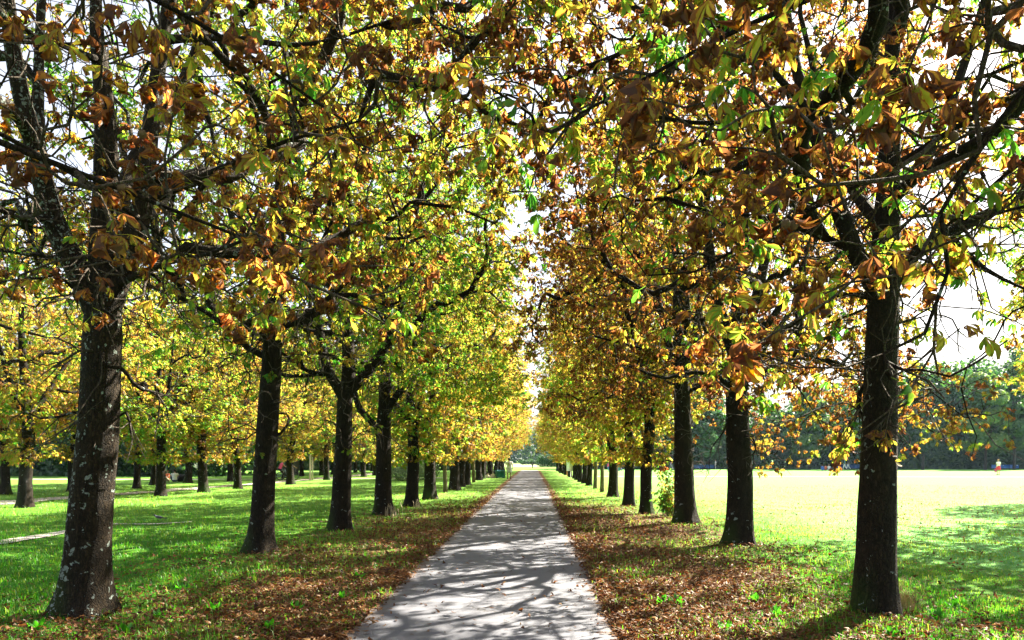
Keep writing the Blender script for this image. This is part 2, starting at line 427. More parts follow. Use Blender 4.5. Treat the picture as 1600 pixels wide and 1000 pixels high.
def strip(name, line, width, z, mat, step=0.3, jit=0.05, seed=1):
    rg = np.random.default_rng(seed)
    P = np.array(line, float)
    seg = np.r_[0, np.cumsum(np.linalg.norm(np.diff(P, axis=0), axis=1))]
    t = np.arange(0, seg[-1] + step, step)
    X = np.interp(t, seg, P[:, 0]); Y = np.interp(t, seg, P[:, 1]); W = np.interp(t, seg, np.broadcast_to(width, len(P)))
    C = np.stack([X, Y], 1); T = np.gradient(C, axis=0); T /= np.linalg.norm(T, axis=1, keepdims=True)
    Nn = np.stack([-T[:, 1], T[:, 0]], 1)
    def wob():
        a = rg.normal(0, 1, len(t)); b = np.convolve(rg.normal(0, 1, len(t) + 16), np.ones(17) / 17, 'valid')[:len(t)]
        return a * jit * .35 + b * jit * 3
    l, r = W / 2 + wob(), W / 2 + wob()
    cols = []
    for f in (-1, -.5, 0, .5, 1):
        off = (l if f < 0 else r) * f
        q = C + Nn * off[:, None]
        cols.append(np.stack([q[:, 0], q[:, 1], undul(q[:, 0], q[:, 1]) + z], 1))
    V = np.stack(cols, 1).reshape(-1, 3); n = len(t)
    i = (np.arange(n - 1)[:, None] * 5 + np.arange(4)[None, :]).ravel()
    return tag(obj(name, np_mesh(name, V, np.stack([i + 1, i, i + 5, i + 6], 1)[:, ::1], mat, smooth=True)), kind='structure')
strip('path', [(PX, -8), (PX, 60), (PX + .05, 117)], 2.62, .006, M['asphalt'], .3, .055, 3)
strip('side_path', [(-20.6, 12), (-20.2, 28.7), (-19.4, 40), (-18.6, 55), (-18.2, 75), (-18.5, 110)], 1.6, .02, M['dirt'], .4, .08, 4)
strip('crossing_path', [(-60, 66), (-30, 63), (-18.3, 65), (-8, 69)], 1.6, .012, M['dirt'], .5, .05, 9)
a0 = gp(-60, 861); a1 = gp(60, 838); a2 = gp(110, 830); a3 = gp(180, 821); a4 = gp(240, 818.5); a5 = gp(300, 817)
strip('worn_track', [a0, a1, a2, a3, a4, a5], [.6, .55, .5, .45, .34, .1], .02, M['dirt'], .3, .06, 5)
strip('lawn_path', [(6, 75), (25, 74), (42, 73), (52, 72.6)], .9, .012, simple_mat('pale_gravel', (.6, .55, .48), .95), .6, .03, 6)

# ------------------------------------------------------------------ leaves
def leaflet_templates():
    """curved chestnut leaflets: x across, y along, z up. LOD0 2x4 quads, LOD1 2x2 quads"""
    T0, T1 = [], []
    def tmpl(vs, ws, c, fold, twist, curl):
        V = []; LU = []; LV = []
        for v, wd in zip(vs, ws):
            for u in (-1, 0, 1):
                x = u * wd * (1 - .38 * min(curl, 1.3) * (.4 + .6 * v))
                y = v - c * .25 * v * v
                z = -c * .45 * v * v + abs(u) * wd * (fold + curl * v * .9)
                a = twist * v
                x, z = x * math.cos(a) - (z) * math.sin(a) * (1 if u else 0), z * (math.cos(a) if u else 1) + x * math.sin(a)
                V.append((x, y, z)); LU.append(abs(u)); LV.append(v)
        n = len(vs); Q = []
        for i in range(n - 1):
            for j in range(2):
                Q.append((i*3+j, i*3+j+1, i*3+j+4, i*3+j+3))
        return np.array(V), np.array(Q), np.array(LU, float), np.array(LV)
    for (c, f, tw, cu) in ((.3, .3, .1, 0), (.9, .4, -.3, .2), (1.2, .6, .9, .8), (.6, .8, -1.2, 1.3), (1.7, .6, 1.3, 1.5), (.35, .2, -.25, .1)):
        T0.append(tmpl((0, .28, .55, .8, 1), (.015, .085, .15, .14, .012), c, f, tw, cu))
        T1.append(tmpl((0, .6, 1), (.03, .175, .02), c, f, tw * .6, cu * .7))
    return T0, T1
TPL0, TPL1 = leaflet_templates()
KITE = (np.array([(0, 0, 0), (-.2, .58, .03), (0, 1, -.12), (.2, .58, .03)]), np.array([(0, 1, 2, 3)]), np.array([.0, .9, .6, .9]), np.array([0, .6, 1, .6]))

def nrm(a): return a / (np.linalg.norm(a, axis=-1, keepdims=True) + 1e-9)

def build_leaves(P, D, size, hue, rng, lod, nleaf=6, petiole=0.5, droop=(15, 60)):
    """compound leaves: P base points on twigs, D outward directions. Returns V, F, attrs"""
    n = len(P)
    D = nrm(D * np.array([1, 1, .5]) + rng.normal(0, .35, (n, 3)))
    up = nrm(np.array([0, 0, 1.0]) + rng.normal(0, .35, (n, 3)))
    S = nrm(np.cross(D, up)); U = np.cross(S, D)
    plen = size * petiole * rng.uniform(.7, 1.3, n)
    C = P + D * plen[:, None] + np.array([0, 0, -.15]) * plen[:, None]
    Vs = []; Fs = []; A = {'hue': [], 'lu': []}; base = 0
    angs = np.linspace(-1, 1, nleaf)
    tpls = [KITE] if lod == 2 else (TPL0 if lod == 0 else TPL1)
    for k, a in enumerate(angs):
        ang = a * R(105) + rng.normal(0, .12, n)
        d = np.cos(ang)[:, None] * D + np.sin(ang)[:, None] * S
        dr = np.radians(rng.uniform(droop[0], droop[1], n)) + np.clip(hue - .5, 0, 1) * .7
        yv = nrm(d * np.cos(dr)[:, None] - U * np.sin(dr)[:, None] + np.array([0, 0, -.12]))
        xv = nrm(np.cross(yv, U)); zv = np.cross(xv, yv)
        roll = rng.normal(0, .35, n)
        xv2 = xv * np.cos(roll)[:, None] + zv * np.sin(roll)[:, None]; zv2 = np.cross(xv2, yv)
        ln = size * (1 - .48 * abs(a) ** 1.6) * rng.uniform(.8, 1.1, n)
        hk = hue + rng.normal(0, .07, n)
        if lod < 2:
            # greener leaves are flatter, brown ones curl
            pick = np.where(hk < .5, rng.choice([0, 1, 5, 1], n), rng.choice([1, 2, 3, 4], n))
        else: pick = np.zeros(n, int)
        for ti, tp in enumerate(tpls):
            s = np.nonzero(pick == ti)[0]
            if not len(s): continue
            tv, tq, lu, lv = tp
            V = C[s][:, None, :] + ln[s][:, None, None] * (tv[None, :, 0:1] * xv2[s][:, None, :] + tv[None, :, 1:2] * yv[s][:, None, :] + tv[None, :, 2:3] * zv2[s][:, None, :])
            m_ = len(tv)
            Vs.append(V.reshape(-1, 3)); Fs.append((tq[None] + (np.arange(len(s)) * m_)[:, None, None] + base).reshape(-1, 4))
            A['hue'].append(np.repeat(hk[s], m_)); A['lu'].append(np.tile(lu, len(s)))
            base += m_ * len(s)
    if lod < 2:      # leaf stalks
        wv = S * (.0022 if lod else .0018)
        V = np.stack([P - wv, P + wv, C + wv * .7, C - wv * .7], 1).reshape(-1, 3)
        Vs.append(V); Fs.append(np.arange(4 * n).reshape(-1, 4) + base)
        A['hue'].append(np.repeat(np.clip(rng.normal(.3, .1, n), .1, .6), 4)); A['lu'].append(np.zeros(4 * n)); base += 4 * n
    return np.vstack(Vs), np.vstack(Fs), {k: np.concatenate(v) for k, v in A.items()}

# ------------------------------------------------------------------ trees
def bez(p0, p1, p2, n):
    t = np.linspace(0, 1, n + 1)[1:, None]
    return (1 - t) ** 2 * p0 + 2 * t * (1 - t) * p1 + t * t * p2

def smooth_line(pts, step=.25):
    """Catmull-Rom through the points"""
    P = np.array(pts, float)
    if len(P) == 2:
        n = max(2, int(np.linalg.norm(P[1] - P[0]) / step)); return np.linspace(P[0], P[1], n + 1)
    E = np.vstack([2 * P[0] - P[1], P, 2 * P[-1] - P[-2]]); out = [P[0]]
    for i in range(len(P) - 1):
        a, b, c, d = E[i:i + 4]; n = max(1, int(np.linalg.norm(c - b) / step))
        for k in range(1, n + 1):
            t = k / n
            out.append(.5 * (2 * b + (c - a) * t + (2 * a - 5 * b + 4 * c - d) * t * t + (3 * b - a - 3 * c + d) * t ** 3))
    return np.array(out)

class Tree:
    def __init__(s, seed):
        s.rng = np.random.default_rng(seed); s.par = []; s.fixr = []; s.kind = []
        s.aP = np.zeros((200000, 3)); s.aD = np.zeros((200000, 3)); s.aK = np.zeros(200000, int); s.n = 0
    @property
    def P(s): return s.aP[:s.n]
    @property
    def dir(s): return s.aD[:s.n]
    def chain(s, pts, parent, r0=None, r1=None, kind=0):
        n = len(pts); prev = parent
        for i, p in enumerate(pts):
            j = s.n; s.aP[j] = p; s.par.append(prev)
            s.fixr.append(0 if r0 is None else r0 + (r1 - r0) * (i / max(1, n - 1)) ** .8)
            d = s.aP[j] - (s.aP[prev] if prev >= 0 else s.aP[j] - np.array([0, 0, 1.0]))
            s.aD[j] = d / (np.linalg.norm(d) + 1e-9); s.aK[j] = kind; s.kind.append(kind); s.n += 1
            prev = j
        return prev
    def nearest(s, p, zmin=-9, kinds=(0, 1)):
        P = s.P; k = s.aK[:s.n]
        d = np.linalg.norm(P - p, axis=1) + 1e3 * (P[:, 2] < zmin) + 1e3 * ~np.isin(k, kinds)
        return int(np.argmin(d))
    def connect(s, t, zmin, reach, kind, rise=.12, wig=.03, kinds=(0, 1, 2)):
        P = s.P; Dr = s.dir; k = s.aK[:s.n]
        dv = t - P; dist = np.linalg.norm(dv, axis=1)
        cosang = (dv * Dr).sum(1) / (dist + 1e-6)
        cost = dist * (1 + .55 * (1 - cosang)) + 1e3 * (P[:, 2] < zmin) + (1e3 * (k > 1) if 2 not in kinds else 0)
        cost += .5 * np.clip(P[:, 2] - t[2], 0, 9) * (kind == 1)
        i = int(np.argmin(cost)); ln = dist[i]
        if ln > reach or ln < .12 or cost[i] > 500: return None
        n = max(2, int(ln / (.22 if kind > 1 else .3)))
        h = (t - P[i]).copy(); h[2] = 0
        c = P[i] + Dr[i] * ln * .32 + (t - P[i]) * .22 + np.array([0, 0, rise * ln])
        pts = bez(P[i], c, t, n)
        pts[:-1] += s.rng.normal(0, wig * min(1, ln), (n - 1, 3)) if n > 1 else 0
        return s.chain(pts, i, kind=kind)
    def grow(s, env, n_main, n_twig, zmin, reach_twig=1.6, main_reach=6.0, inner=.64):
        """env: centre, radii (x, y, up, down), exponent"""
        rng = s.rng; c, (ax, ay, up, dn) = np.array(env[0]), env[1]
        def sample(n, lo, hi, pw):
            out = []
            while len(out) < n:
                d = rng.normal(0, 1, 3); d /= np.linalg.norm(d)
                e = np.sum(np.abs(d) ** env[2]) ** (1 / env[2]); d = d / e
                q = (lo ** pw + (hi ** pw - lo ** pw) * rng.random()) ** (1 / pw)
                out.append(c + np.array([d[0] * ax, d[1] * ay, d[2] * (up if d[2] > 0 else dn)]) * q)
            return np.array(out)
        m = sample(n_main, .5, 1.02, 3)
        # uneven outline: some boughs reach out, others fall short
        m = c + (m - c) * rng.uniform(.78, 1.14, (n_main, 1))
        m[:, 2] = np.maximum(m[:, 2], c[2] - dn * 1.02)
        m = m[np.argsort(np.linalg.norm((m - c) * np.array([1, 1, .6]), axis=1))]
        for t in m: s.connect(t, zmin, main_reach, 1, .13, .06, (0, 1))
        # sprays of twigs along the outer part of the boughs, the inside stays bare
        K = s.aK[:s.n]; nd = np.nonzero(K <= 1)[0]
        q = (s.P[nd] - c) / np.array([ax, ay, 1]); q[:, 2] /= np.where(q[:, 2] > 0, up, dn)
        rad = np.linalg.norm(q, axis=1)
        wgt = np.clip((rad - inner * .72) / .45, 0, 1) ** 1.2; wgt = wgt / wgt.sum()
        n1 = int(n_twig * .8)
        base = s.P[nd[rng.choice(len(nd), n1, p=wgt)]]
        tw = base + rng.normal(0, 1, (n1, 3)) * np.array([.48, .48, .28]) + np.array([0, 0, -.06])
        tw = np.vstack([tw, sample(n_twig - n1, inner, 1.02, 2.6)])
        tw = tw[tw[:, 2] > zmin - .4]
        for p_ in range(2):
            ds = [np.min(np.linalg.norm(s.P - t, axis=1)) for t in tw]
            left = []
            for i in np.argsort(ds):
                if s.connect(tw[i], zmin, reach_twig, 2, -.03, .05) is None: left.append(tw[i])
            tw = np.array(left)
            if not len(tw): break
    def finish(s, rk=.0055, ex=.52):
        n = len(s.P); cnt = np.zeros(n); par = np.array(s.par)
        ch = [[] for _ in range(n)]
        for i, p in enumerate(par):
            if p >= 0: ch[p].append(i)
        for i in range(n - 1, -1, -1):
            if not ch[i]: cnt[i] = 1
            if par[i] >= 0: cnt[par[i]] += cnt[i]
        r = rk * cnt ** ex
        f = np.array(s.fixr); r = np.where(f > 0, np.maximum(f, np.minimum(r, f * 1.05)), r)
        s.r, s.cnt, s.ch = r, cnt, ch
        s.tips = [i for i in range(n) if not ch[i]]
    def wood_mesh(s, name, mat, flare=1.7, ksc=1.0, trunk_k=20):
        mb = MB(); n = len(s.P); P = np.array(s.P); thin = []
        starts = [0]
        rng = s.rng
        while starts:
            i = starts.pop(); ln = []; par = s.par[i]
            if par >= 0: ln.append(par)
            j = i
            while True:
                ln.append(j)
                c = s.ch[j]
                if not c: break
                big = max(c, key=lambda q: (s.fixr[q] > 0, s.cnt[q]))
                starts += [q for q in c if q != big]
                j = big
            if len(ln) < 2: continue
            rr = s.r[ln].copy()
            if par >= 0: rr[0] = min(s.r[par] * .8, rr[1] * 1.35); 
            if len(rr) > 2 and s.fixr[ln[-1]] == 0: rr[-1] *= .6
            R_ = rr.max()
            if par < 0:
                # trunk: flare, buttresses and lumps
                k = trunk_k; L_ = P[ln]
                V, Q = tube_geo(L_, rr, k); V = V.reshape(len(ln), k, 3)
                th = np.arange(k) * 2 * PI / k; ph = rng.uniform(0, 6.28, 6); nb = rng.integers(4, 6)
                for a in range(len(ln)):
                    z = L_[a][2]
                    fl = (flare - 1) * math.exp(-max(z, 0) / .26)
                    q = 1 + fl * (1 + .45 * np.sin(nb * th + ph[0])) + .045 * np.sin(2 * th + ph[1] + z * .8) + .03 * np.sin(3 * th + ph[2] - z * 2.1) + .02 * np.sin(7 * th + ph[3] + z * 5)
                    V[a] = L_[a] + (V[a] - L_[a]) * q[:, None]
                mb.add(V.reshape(-1, 3), Q)
            else:
                k = 12 if R_ > .07 else 8 if R_ > .035 else 6 if R_ > .015 else 4 if R_ > .006 else 3
                V, Q = tube_geo(P[ln], rr, max(3, int(k * ksc))); mb.add(V, Q)
            thin += [R_ < .024] * len(Q)
        me = mb.mesh(name, mat, True); me.materials.append(M['twig'])
        me.polygons.foreach_set('material_index', np.array(thin, dtype=np.int32))
        return me
    def leaf_mesh(s, name, mat, size, per_tip, hue0, lod, hvar=.16, nleaf=6, zc=6.0, droop=(15, 60), keep=None):
        rng = s.rng; P = np.array(s.P); Dr = np.array(s.dir)
        pts, dirs, hue = [], [], []
        for i in s.tips:
            if keep is not None and not keep(P[i]): continue
            if s.kind[i] == 0: continue
            path = [i]; j = i
            while len(path) < 4 and s.par[j] >= 0 and s.kind[s.par[j]] == 2: j = s.par[j]; path.append(j)
            ht = hue0 + rng.normal(0, hvar * .8)
            m = rng.poisson(per_tip)
            for q in range(m):
                a = path[min(int(abs(rng.normal(0, 1.2))), len(path) - 1)]
                side = rng.normal(0, 1, 3); side -= Dr[a] * np.dot(side, Dr[a]); side /= np.linalg.norm(side) + 1e-9
                pts.append(P[a] + Dr[a] * rng.uniform(-.08, .02)); dirs.append(Dr[a] * rng.uniform(.2, 1.1) + side)
                hue.append(ht + rng.normal(0, hvar * .7))
        pts, dirs, hue = np.array(pts), np.array(dirs), np.clip(np.array(hue), 0, 1)
        sz = size * rng.uniform(.7, 1.2, len(pts))
        V, F, A = build_leaves(pts, dirs, sz, hue, rng, lod, nleaf, .7, droop)
        return np_mesh(name, V, F, mat, A, smooth=(lod < 2))

def chestnut(seed, trunk, r, limbs, env=None, n_main=95, n_twig=430, zmin=2.0, leaf=.19, per_tip=5.5, hue=.45, lod=1, bark='bark', hvar=.16, top=.05, extra=None, nleaf=6, flare=1.45, keep=None, trunk_k=20, bare=0.0):
    """trunk: list of local points; limbs: list of (points, r0, r1) starting on the trunk"""
    t = Tree(seed)
    tl = smooth_line([(trunk[0][0], trunk[0][1], -.15)] + [tuple(p) for p in trunk], .17)
    zz = tl[:, 2]; ztop = zz[-1]
    t.chain(tl, -1, r * 1.12, top)
    f = np.array(t.fixr); zf = trunk[-1][2]
    # trunk keeps its girth to the fork, then thins
    for i in range(len(tl)):
        z = max(0, zz[i]); kf = 3.3
        t.fixr[i] = r * (1.10 - .20 * min(1, z / kf)) if z < kf else max(top, r * (.90 - .80 * (z - kf) / max(.5, ztop - kf)) if ztop > kf + .5 else r * .86)
    for pts, r0, r1 in limbs:
        b = t.nearest(np.array(pts[0], float), kinds=(0,))
        ln = smooth_line([t.P[b]] + [tuple(p) for p in pts[1:]], .25)[1:]
        t.chain(ln, b, r0, r1)
    for pts, r0, r1 in (extra or []):      # long boughs that carry twigs but are fixed in place
        b = t.nearest(np.array(pts[0], float), kinds=(0, 1))
        ln = smooth_line([t.P[b]] + [tuple(p) for p in pts[1:]], .2)[1:]
        t.chain(ln, b, r0, r1, kind=1)
    env = env or ((0, 0, 6.2), (3.35, 3.2, 4.4, 3.3), 2.3)
    t.grow(env, n_main, n_twig, zmin)
    t.finish()
    kr = np.random.default_rng(seed + 500)
    def open_inside(p, kp=keep):
        # few leaves survive inside the crown, around the trunk and its limbs
        if bare and p[2] < 7 and math.hypot(p[0], p[1]) < 1.55 and kr.random() < .85: return False
        if bare and p[1] < .2 and abs(p[0]) < 1.9 and p[2] < 6.4 and kr.random() < (.85 if lod else .84 if seed == 11 else .6): return False
        if bare and p[1] < -.6 and p[2] < 6.5 and kr.random() < bare: return False
        return kp(p) if kp else True
    wood = t.wood_mesh('trunk', M[bark], flare, 1.0 if lod < 2 else .7, trunk_k)
    crown = t.leaf_mesh('crown', M['leaf'], leaf, per_tip, hue, lod, hvar, nleaf, keep=open_inside)
    return wood, crown

def place(name, meshes, loc, rz, label, cat, group, tint=.5, scale=(1, 1, 1)):
    e = empty(name, (loc[0], loc[1], float(undul(np.array(loc[0]), np.array(loc[1])))), rz); e.scale = scale
    tag(e, label, cat, group)
    a = obj('trunk', meshes[0], e); b = obj('crown', meshes[1], e)
    b.color = (tint, 0, 0, 1)
    return e

def rnd_limbs(rg, zf, n, r, top=9.0):
    out = []; a0 = rg.uniform(0, 6.28)
    for k in range(n):
        a = a0 + k * 2 * PI / n + rg.normal(0, .35); q = rg.uniform(.7, 1.5)
        c, s_ = math.cos(a), math.sin(a)
        out.append(([(0, 0, zf + rg.uniform(-.3, .2)), (c * .45 * q, s_ * .45 * q, zf + 1.0), (c * 1.1 * q, s_ * 1.0 * q, zf + 2.6), (c * 1.7 * q, s_ * 1.4 * q, min(top, zf + 4.6))], r * rg.uniform(.5, .68), .03))
    return out

GL = 'chestnuts in the avenue row beside the shaded lawn'
GR = 'chestnuts in the avenue row beside the open lawn'

# ---- nearest trees, modelled one by one (x across, y away, z up; local metres)
hero = {}
k0 = np.random.default_rng(77)
def thin_west(p): return p[0] > .4 or k0.random() < .45
def px(pxx, pyy, Y, x0, dy=0.0):
    """local point of a tree standing at (x0, Y) from a pixel of the photograph"""
    y = Y + dy
    return ((pxx - 832) / 1200 * y - x0, dy, CAMH - (pyy - 718) / 1200 * y)

X, Y = -4.72, 8.18
hero['L1'] = ((X, Y), chestnut(11, [(-.05, 0, 0), px(142, 800, Y, X), px(156, 620, Y, X), px(162, 480, Y, X), px(163, 400, Y, X, .05), px(165, 200, Y, X, .1), px(150, 20, Y, X, .1), px(158, -150, Y, X, .1)], .188,
    [([px(158, 500, Y, X), px(120, 420, Y, X, -.05), px(82, 340, Y, X, -.1), px(55, 230, Y, X, -.2), px(25, 110, Y, X, -.3), px(5, -60, Y, X, -.4)], .125, .06),
     ([px(165, 470, Y, X), px(200, 410, Y, X, .05), px(222, 320, Y, X, .1), px(238, 180, Y, X, .25), px(262, 20, Y, X, .4), px(300, -160, Y, X, .6)], .115, .06),
     ([px(165, 455, Y, X), px(185, 360, Y, X, .35), px(205, 260, Y, X, .8), px(300, 100, Y, X, 1.3), px(330, -40, Y, X, 1.5)], .10, .05),
     ([px(75, 310, Y, X), px(60, 200, Y, X, .2), px(62, 60, Y, X, .3), px(70, -80, Y, X, .3)], .07, .04)],
    extra=[([px(80, 350, Y, X), px(40, 345, Y, X, -.4), px(-20, 320, Y, X, -.8)], .03, .015),
           ([px(200, 440, Y, X), px(250, 415, Y, X, -.6), px(330, 395, Y, X, -1.2), px(430, 355, Y, X, -1.6)], .032, .010),
           ([px(150, 90, Y, X), px(60, 60, Y, X, -.7), px(-40, 60, Y, X, -1.0)], .035, .015),
           ([px(220, 300, Y, X), px(330, 270, Y, X, -.3), px(450, 220, Y, X, -.6), px(560, 190, Y, X, -.8)], .045, .012),
           ([px(260, 30, Y, X), px(360, 60, Y, X, .1), px(480, 70, Y, X, .1), px(620, 30, Y, X, .1)], .045, .012)],
    env=((0.45, 0, 6.4), (4.6, 3.3, 4.8, 2.9), 2.3), n_twig=4800, leaf=.116, per_tip=9, hue=.48, bare=.6, keep=thin_west, lod=0, bark='bark_lichen', hvar=.2, flare=1.55, top=.05))

X, Y = 3.65, 8.18
hero['R1'] = ((X, Y), chestnut(12, [(0, 0, 0), px(1370, 800, Y, X), px(1376, 600, Y, X), px(1381, 470, Y, X), px(1386, 330, Y, X, .05), px(1392, 180, Y, X, .1), px(1396, 20, Y, X, .1), px(1400, -200, Y, X, .1)], .178,
    [([px(1375, 480, Y, X), px(1335, 390, Y, X, -.1), px(1312, 330, Y, X, -.1), px(1296, 270, Y, X, .0), px(1262, 170, Y, X, .2), px(1235, 60, Y, X, .4), px(1215, -100, Y, X, .5)], .095, .045),
     ([px(1390, 440, Y, X), px(1430, 395, Y, X, .1), px(1480, 365, Y, X, .1), px(1560, 325, Y, X, .0), px(1640, 280, Y, X, -.1)], .085, .04),
     ([px(1392, 300, Y, X), px(1450, 240, Y, X, .5), px(1500, 120, Y, X, .8), px(1550, -40, Y, X, 1.0)], .07, .035),
     ([px(1388, 350, Y, X), px(1330, 290, Y, X, .7), px(1290, 180, Y, X, 1.2), px(1250, 20, Y, X, 1.5)], .07, .03)],
    extra=[([px(1335, 390, Y, X), px(1260, 360, Y, X, .2), px(1200, 340, Y, X, .3), px(1110, 330, Y, X, .4)], .035, .012),
           ([px(1296, 270, Y, X), px(1190, 200, Y, X, -.2), px(1080, 190, Y, X, -.3), px(960, 170, Y, X, -.4)], .04, .012),
           ([px(1262, 170, Y, X), px(1150, 60, Y, X, -.1), px(1040, 60, Y, X, -.3), px(920, 100, Y, X, -.5)], .04, .012),
           ([px(1480, 365, Y, X), px(1540, 420, Y, X, -.2), px(1600, 450, Y, X, -.4)], .03, .012),
           ([px(1380, 470, Y, X), px(1310, 460, Y, X, .6), px(1220, 520, Y, X, 1.3), px(1150, 570, Y, X, 2.0)], .035, .010)],
    env=((-.1, 0, 6.5), (4.3, 3.3, 4.8, 3.0), 2.3), n_twig=5000, leaf=.116, per_tip=9, hue=.48, bare=.25, lod=0, hvar=.27, flare=1.28, top=.05))

X, Y = -4.83, 13.75
hero['L2'] = ((X, Y), chestnut(13, [(-.05, 0, 0), px(412, 760, Y, X), px(420, 640, Y, X), px(425, 545, Y, X), px(430, 430, Y, X), px(436, 320, Y, X, .1), px(440, 180, Y, X, .1), px(450, 20, Y, X, .2)], .178,
    [([px(425, 560, Y, X), px(390, 545, Y, X), px(340, 500, Y, X, -.4), px(290, 470, Y, X, -.8), px(240, 450, Y, X, -1.0)], .05, .02),
     ([px(428, 520, Y, X), px(470, 500, Y, X, -.2), px(520, 460, Y, X, -.5), px(590, 400, Y, X, -.8), px(660, 370, Y, X, -.9)], .055, .02),
     ([px(430, 470, Y, X), px(390, 420, Y, X, .2), px(360, 330, Y, X, .4), px(330, 200, Y, X, .6)], .08, .035),
     ([px(432, 430, Y, X), px(470, 370, Y, X, .1), px(510, 280, Y, X, .2), px(560, 160, Y, X, .3)], .08, .035),
     ([px(434, 400, Y, X), px(440, 330, Y, X, .8), px(430, 200, Y, X, 1.4)], .07, .03)],
    env=((0, 0, 6.4), (4.3, 3.2, 4.6, 3.2), 2.3), n_twig=4400, leaf=.115, per_tip=9, hue=.26, bare=.3, lod=1, hvar=.15, flare=1.5))

X, Y = 4.04, 15.0
hero['R2'] = ((X, Y), chestnut(14, [(0, 0, 0), px(1156, 760, Y, X), px(1152, 640, Y, X), px(1150, 560, Y, X), px(1152, 500, Y, X), px(1160, 420, Y, X, .2), px(1165, 300, Y, X, .4), px(1170, 150, Y, X, .4)], .215,
    [([px(1148, 560, Y, X), px(1130, 500, Y, X), px(1116, 450, Y, X), px(1105, 350, Y, X, -.2), px(1085, 220, Y, X, -.3)], .13, .05),
     ([px(1155, 560, Y, X), px(1172, 500, Y, X), px(1190, 430, Y, X), px(1215, 300, Y, X, -.1), px(1240, 180, Y, X, -.1)], .13, .05),
     ([px(1165, 530, Y, X), px(1200, 505, Y, X, -.2), px(1235, 455, Y, X, -.3), px(1290, 420, Y, X, -.4), px(1350, 350, Y, X, -.4)], .07, .03),
     ([px(1135, 610, Y, X), px(1090, 580, Y, X, -.2), px(1040, 590, Y, X, -.4), px(980, 570, Y, X, -.6)], .05, .02),
     ([px(1140, 580, Y, X), px(1080, 560, Y, X, .5), px(1010, 545, Y, X, .9), px(930, 525, Y, X, 1.2)], .045, .02)],
    extra=[([px(1160, 575, Y, X), px(1230, 545, Y, X, -.1), px(1320, 575, Y, X, -.2), px(1420, 590, Y, X, -.3), px(1505, 650, Y, X, -.4)], .035, .008),
           ([px(1160, 590, Y, X), px(1220, 580, Y, X, .3), px(1270, 640, Y, X, .5), px(1300, 700, Y, X, .6)], .03, .007),
           ([px(1160, 600, Y, X), px(1250, 560, Y, X, .9), px(1350, 600, Y, X, 1.4), px(1440, 660, Y, X, 1.5)], .03, .007)],
    zmin=1.6, env=((.1, 0, 6.4), (3.9, 3.2, 4.6, 3.2), 2.3), n_twig=4700, leaf=.115, per_tip=9, hue=.58, bare=.3, lod=1, hvar=.15, flare=1.4))

X, Y = -4.50, 18.0
hero['L3'] = ((X, Y), chestnut(15, [(0, 0, 0), px(534, 760, Y, X), px(537, 680, Y, X), px(540, 620, Y, X), px(545, 570, Y, X), px(540, 450, Y, X, .2), px(545, 300, Y, X, .3), px(550, 180, Y, X, .3)], .19,
    [([px(535, 620, Y, X), px(515, 585, Y, X), px(500, 520, Y, X), px(490, 420, Y, X), px(470, 280, Y, X)], .12, .045),
     ([px(543, 620, Y, X), px(570, 585, Y, X), px(600, 545, Y, X), px(622, 490, Y, X), px(640, 420, Y, X), px(665, 300, Y, X)], .12, .045),
     ([px(520, 590, Y, X), px(480, 580, Y, X, -.3), px(430, 545, Y, X, -.6), px(380, 520, Y, X, -.8)], .05, .02)],
    env=((0, 0, 6.4), (4.3, 3.2, 4.6, 3.2), 2.3), n_twig=4400, leaf=.115, per_tip=9, hue=.24, bare=.3, lod=1, hvar=.14, flare=1.4))

X, Y = 3.97, 20.0
hero['R3'] = ((X, Y), chestnut(16, [(0, 0, 0), px(1069, 740, Y, X), px(1066, 640, Y, X), px(1065, 570, Y, X), px(1062, 500, Y, X), px(1055, 380, Y, X, .2), px(1050, 220, Y, X, .3)], .23,
    [([px(1060, 590, Y, X), px(1045, 540, Y, X), px(1030, 470, Y, X, -.1), px(1010, 360, Y, X, -.3)], .10, .04),
     ([px(1070, 570, Y, X), px(1085, 530, Y, X), px(1095, 460, Y, X), px(1110, 340, Y, X)], .11, .04),
     ([px(1078, 610, Y, X), px(1105, 598, Y, X, -.2), px(1130, 575, Y, X, -.3), px(1180, 540, Y, X, -.5)], .05, .02)],
    extra=[([px(1075, 600, Y, X), px(1130, 600, Y, X, .1), px(1175, 650, Y, X, .2), px(1200, 705, Y, X, .3)], .03, .007),
           ([px(1060, 600, Y, X), px(1010, 590, Y, X, .1), px(950, 620, Y, X, .2), px(900, 650, Y, X, .2)], .03, .007)],
    zmin=1.6, env=((.1, 0, 6.4), (3.9, 3.2, 4.6, 3.2), 2.3), n_twig=4500, leaf=.115, per_tip=9, hue=.6, bare=.25, lod=1, hvar=.14, flare=1.4))

X, Y = -4.47, 23.0
hero['L4'] = ((X, Y), chestnut(17, [(0, 0, 0), px(599, 730, Y, X), px(600, 660, Y, X), px(602, 600, Y, X), px(606, 520, Y, X), px(606, 400, Y, X, .2), px(610, 260, Y, X, .2)], .21,
    [([px(592, 690, Y, X), px(580, 658, Y, X), px(563, 640, Y, X), px(552, 600, Y, X), px(545, 520, Y, X, -.2), px(525, 420, Y, X, -.2)], .10, .04),
     ([px(608, 640, Y, X), px(625, 610, Y, X), px(640, 560, Y, X), px(660, 460, Y, X)], .10, .04)],
    env=((0, 0, 6.4), (4.3, 3.2, 4.6, 3.2), 2.3), n_twig=4200, leaf=.115, per_tip=9, hue=.30, bare=.25, lod=1, hvar=.14, flare=1.5))

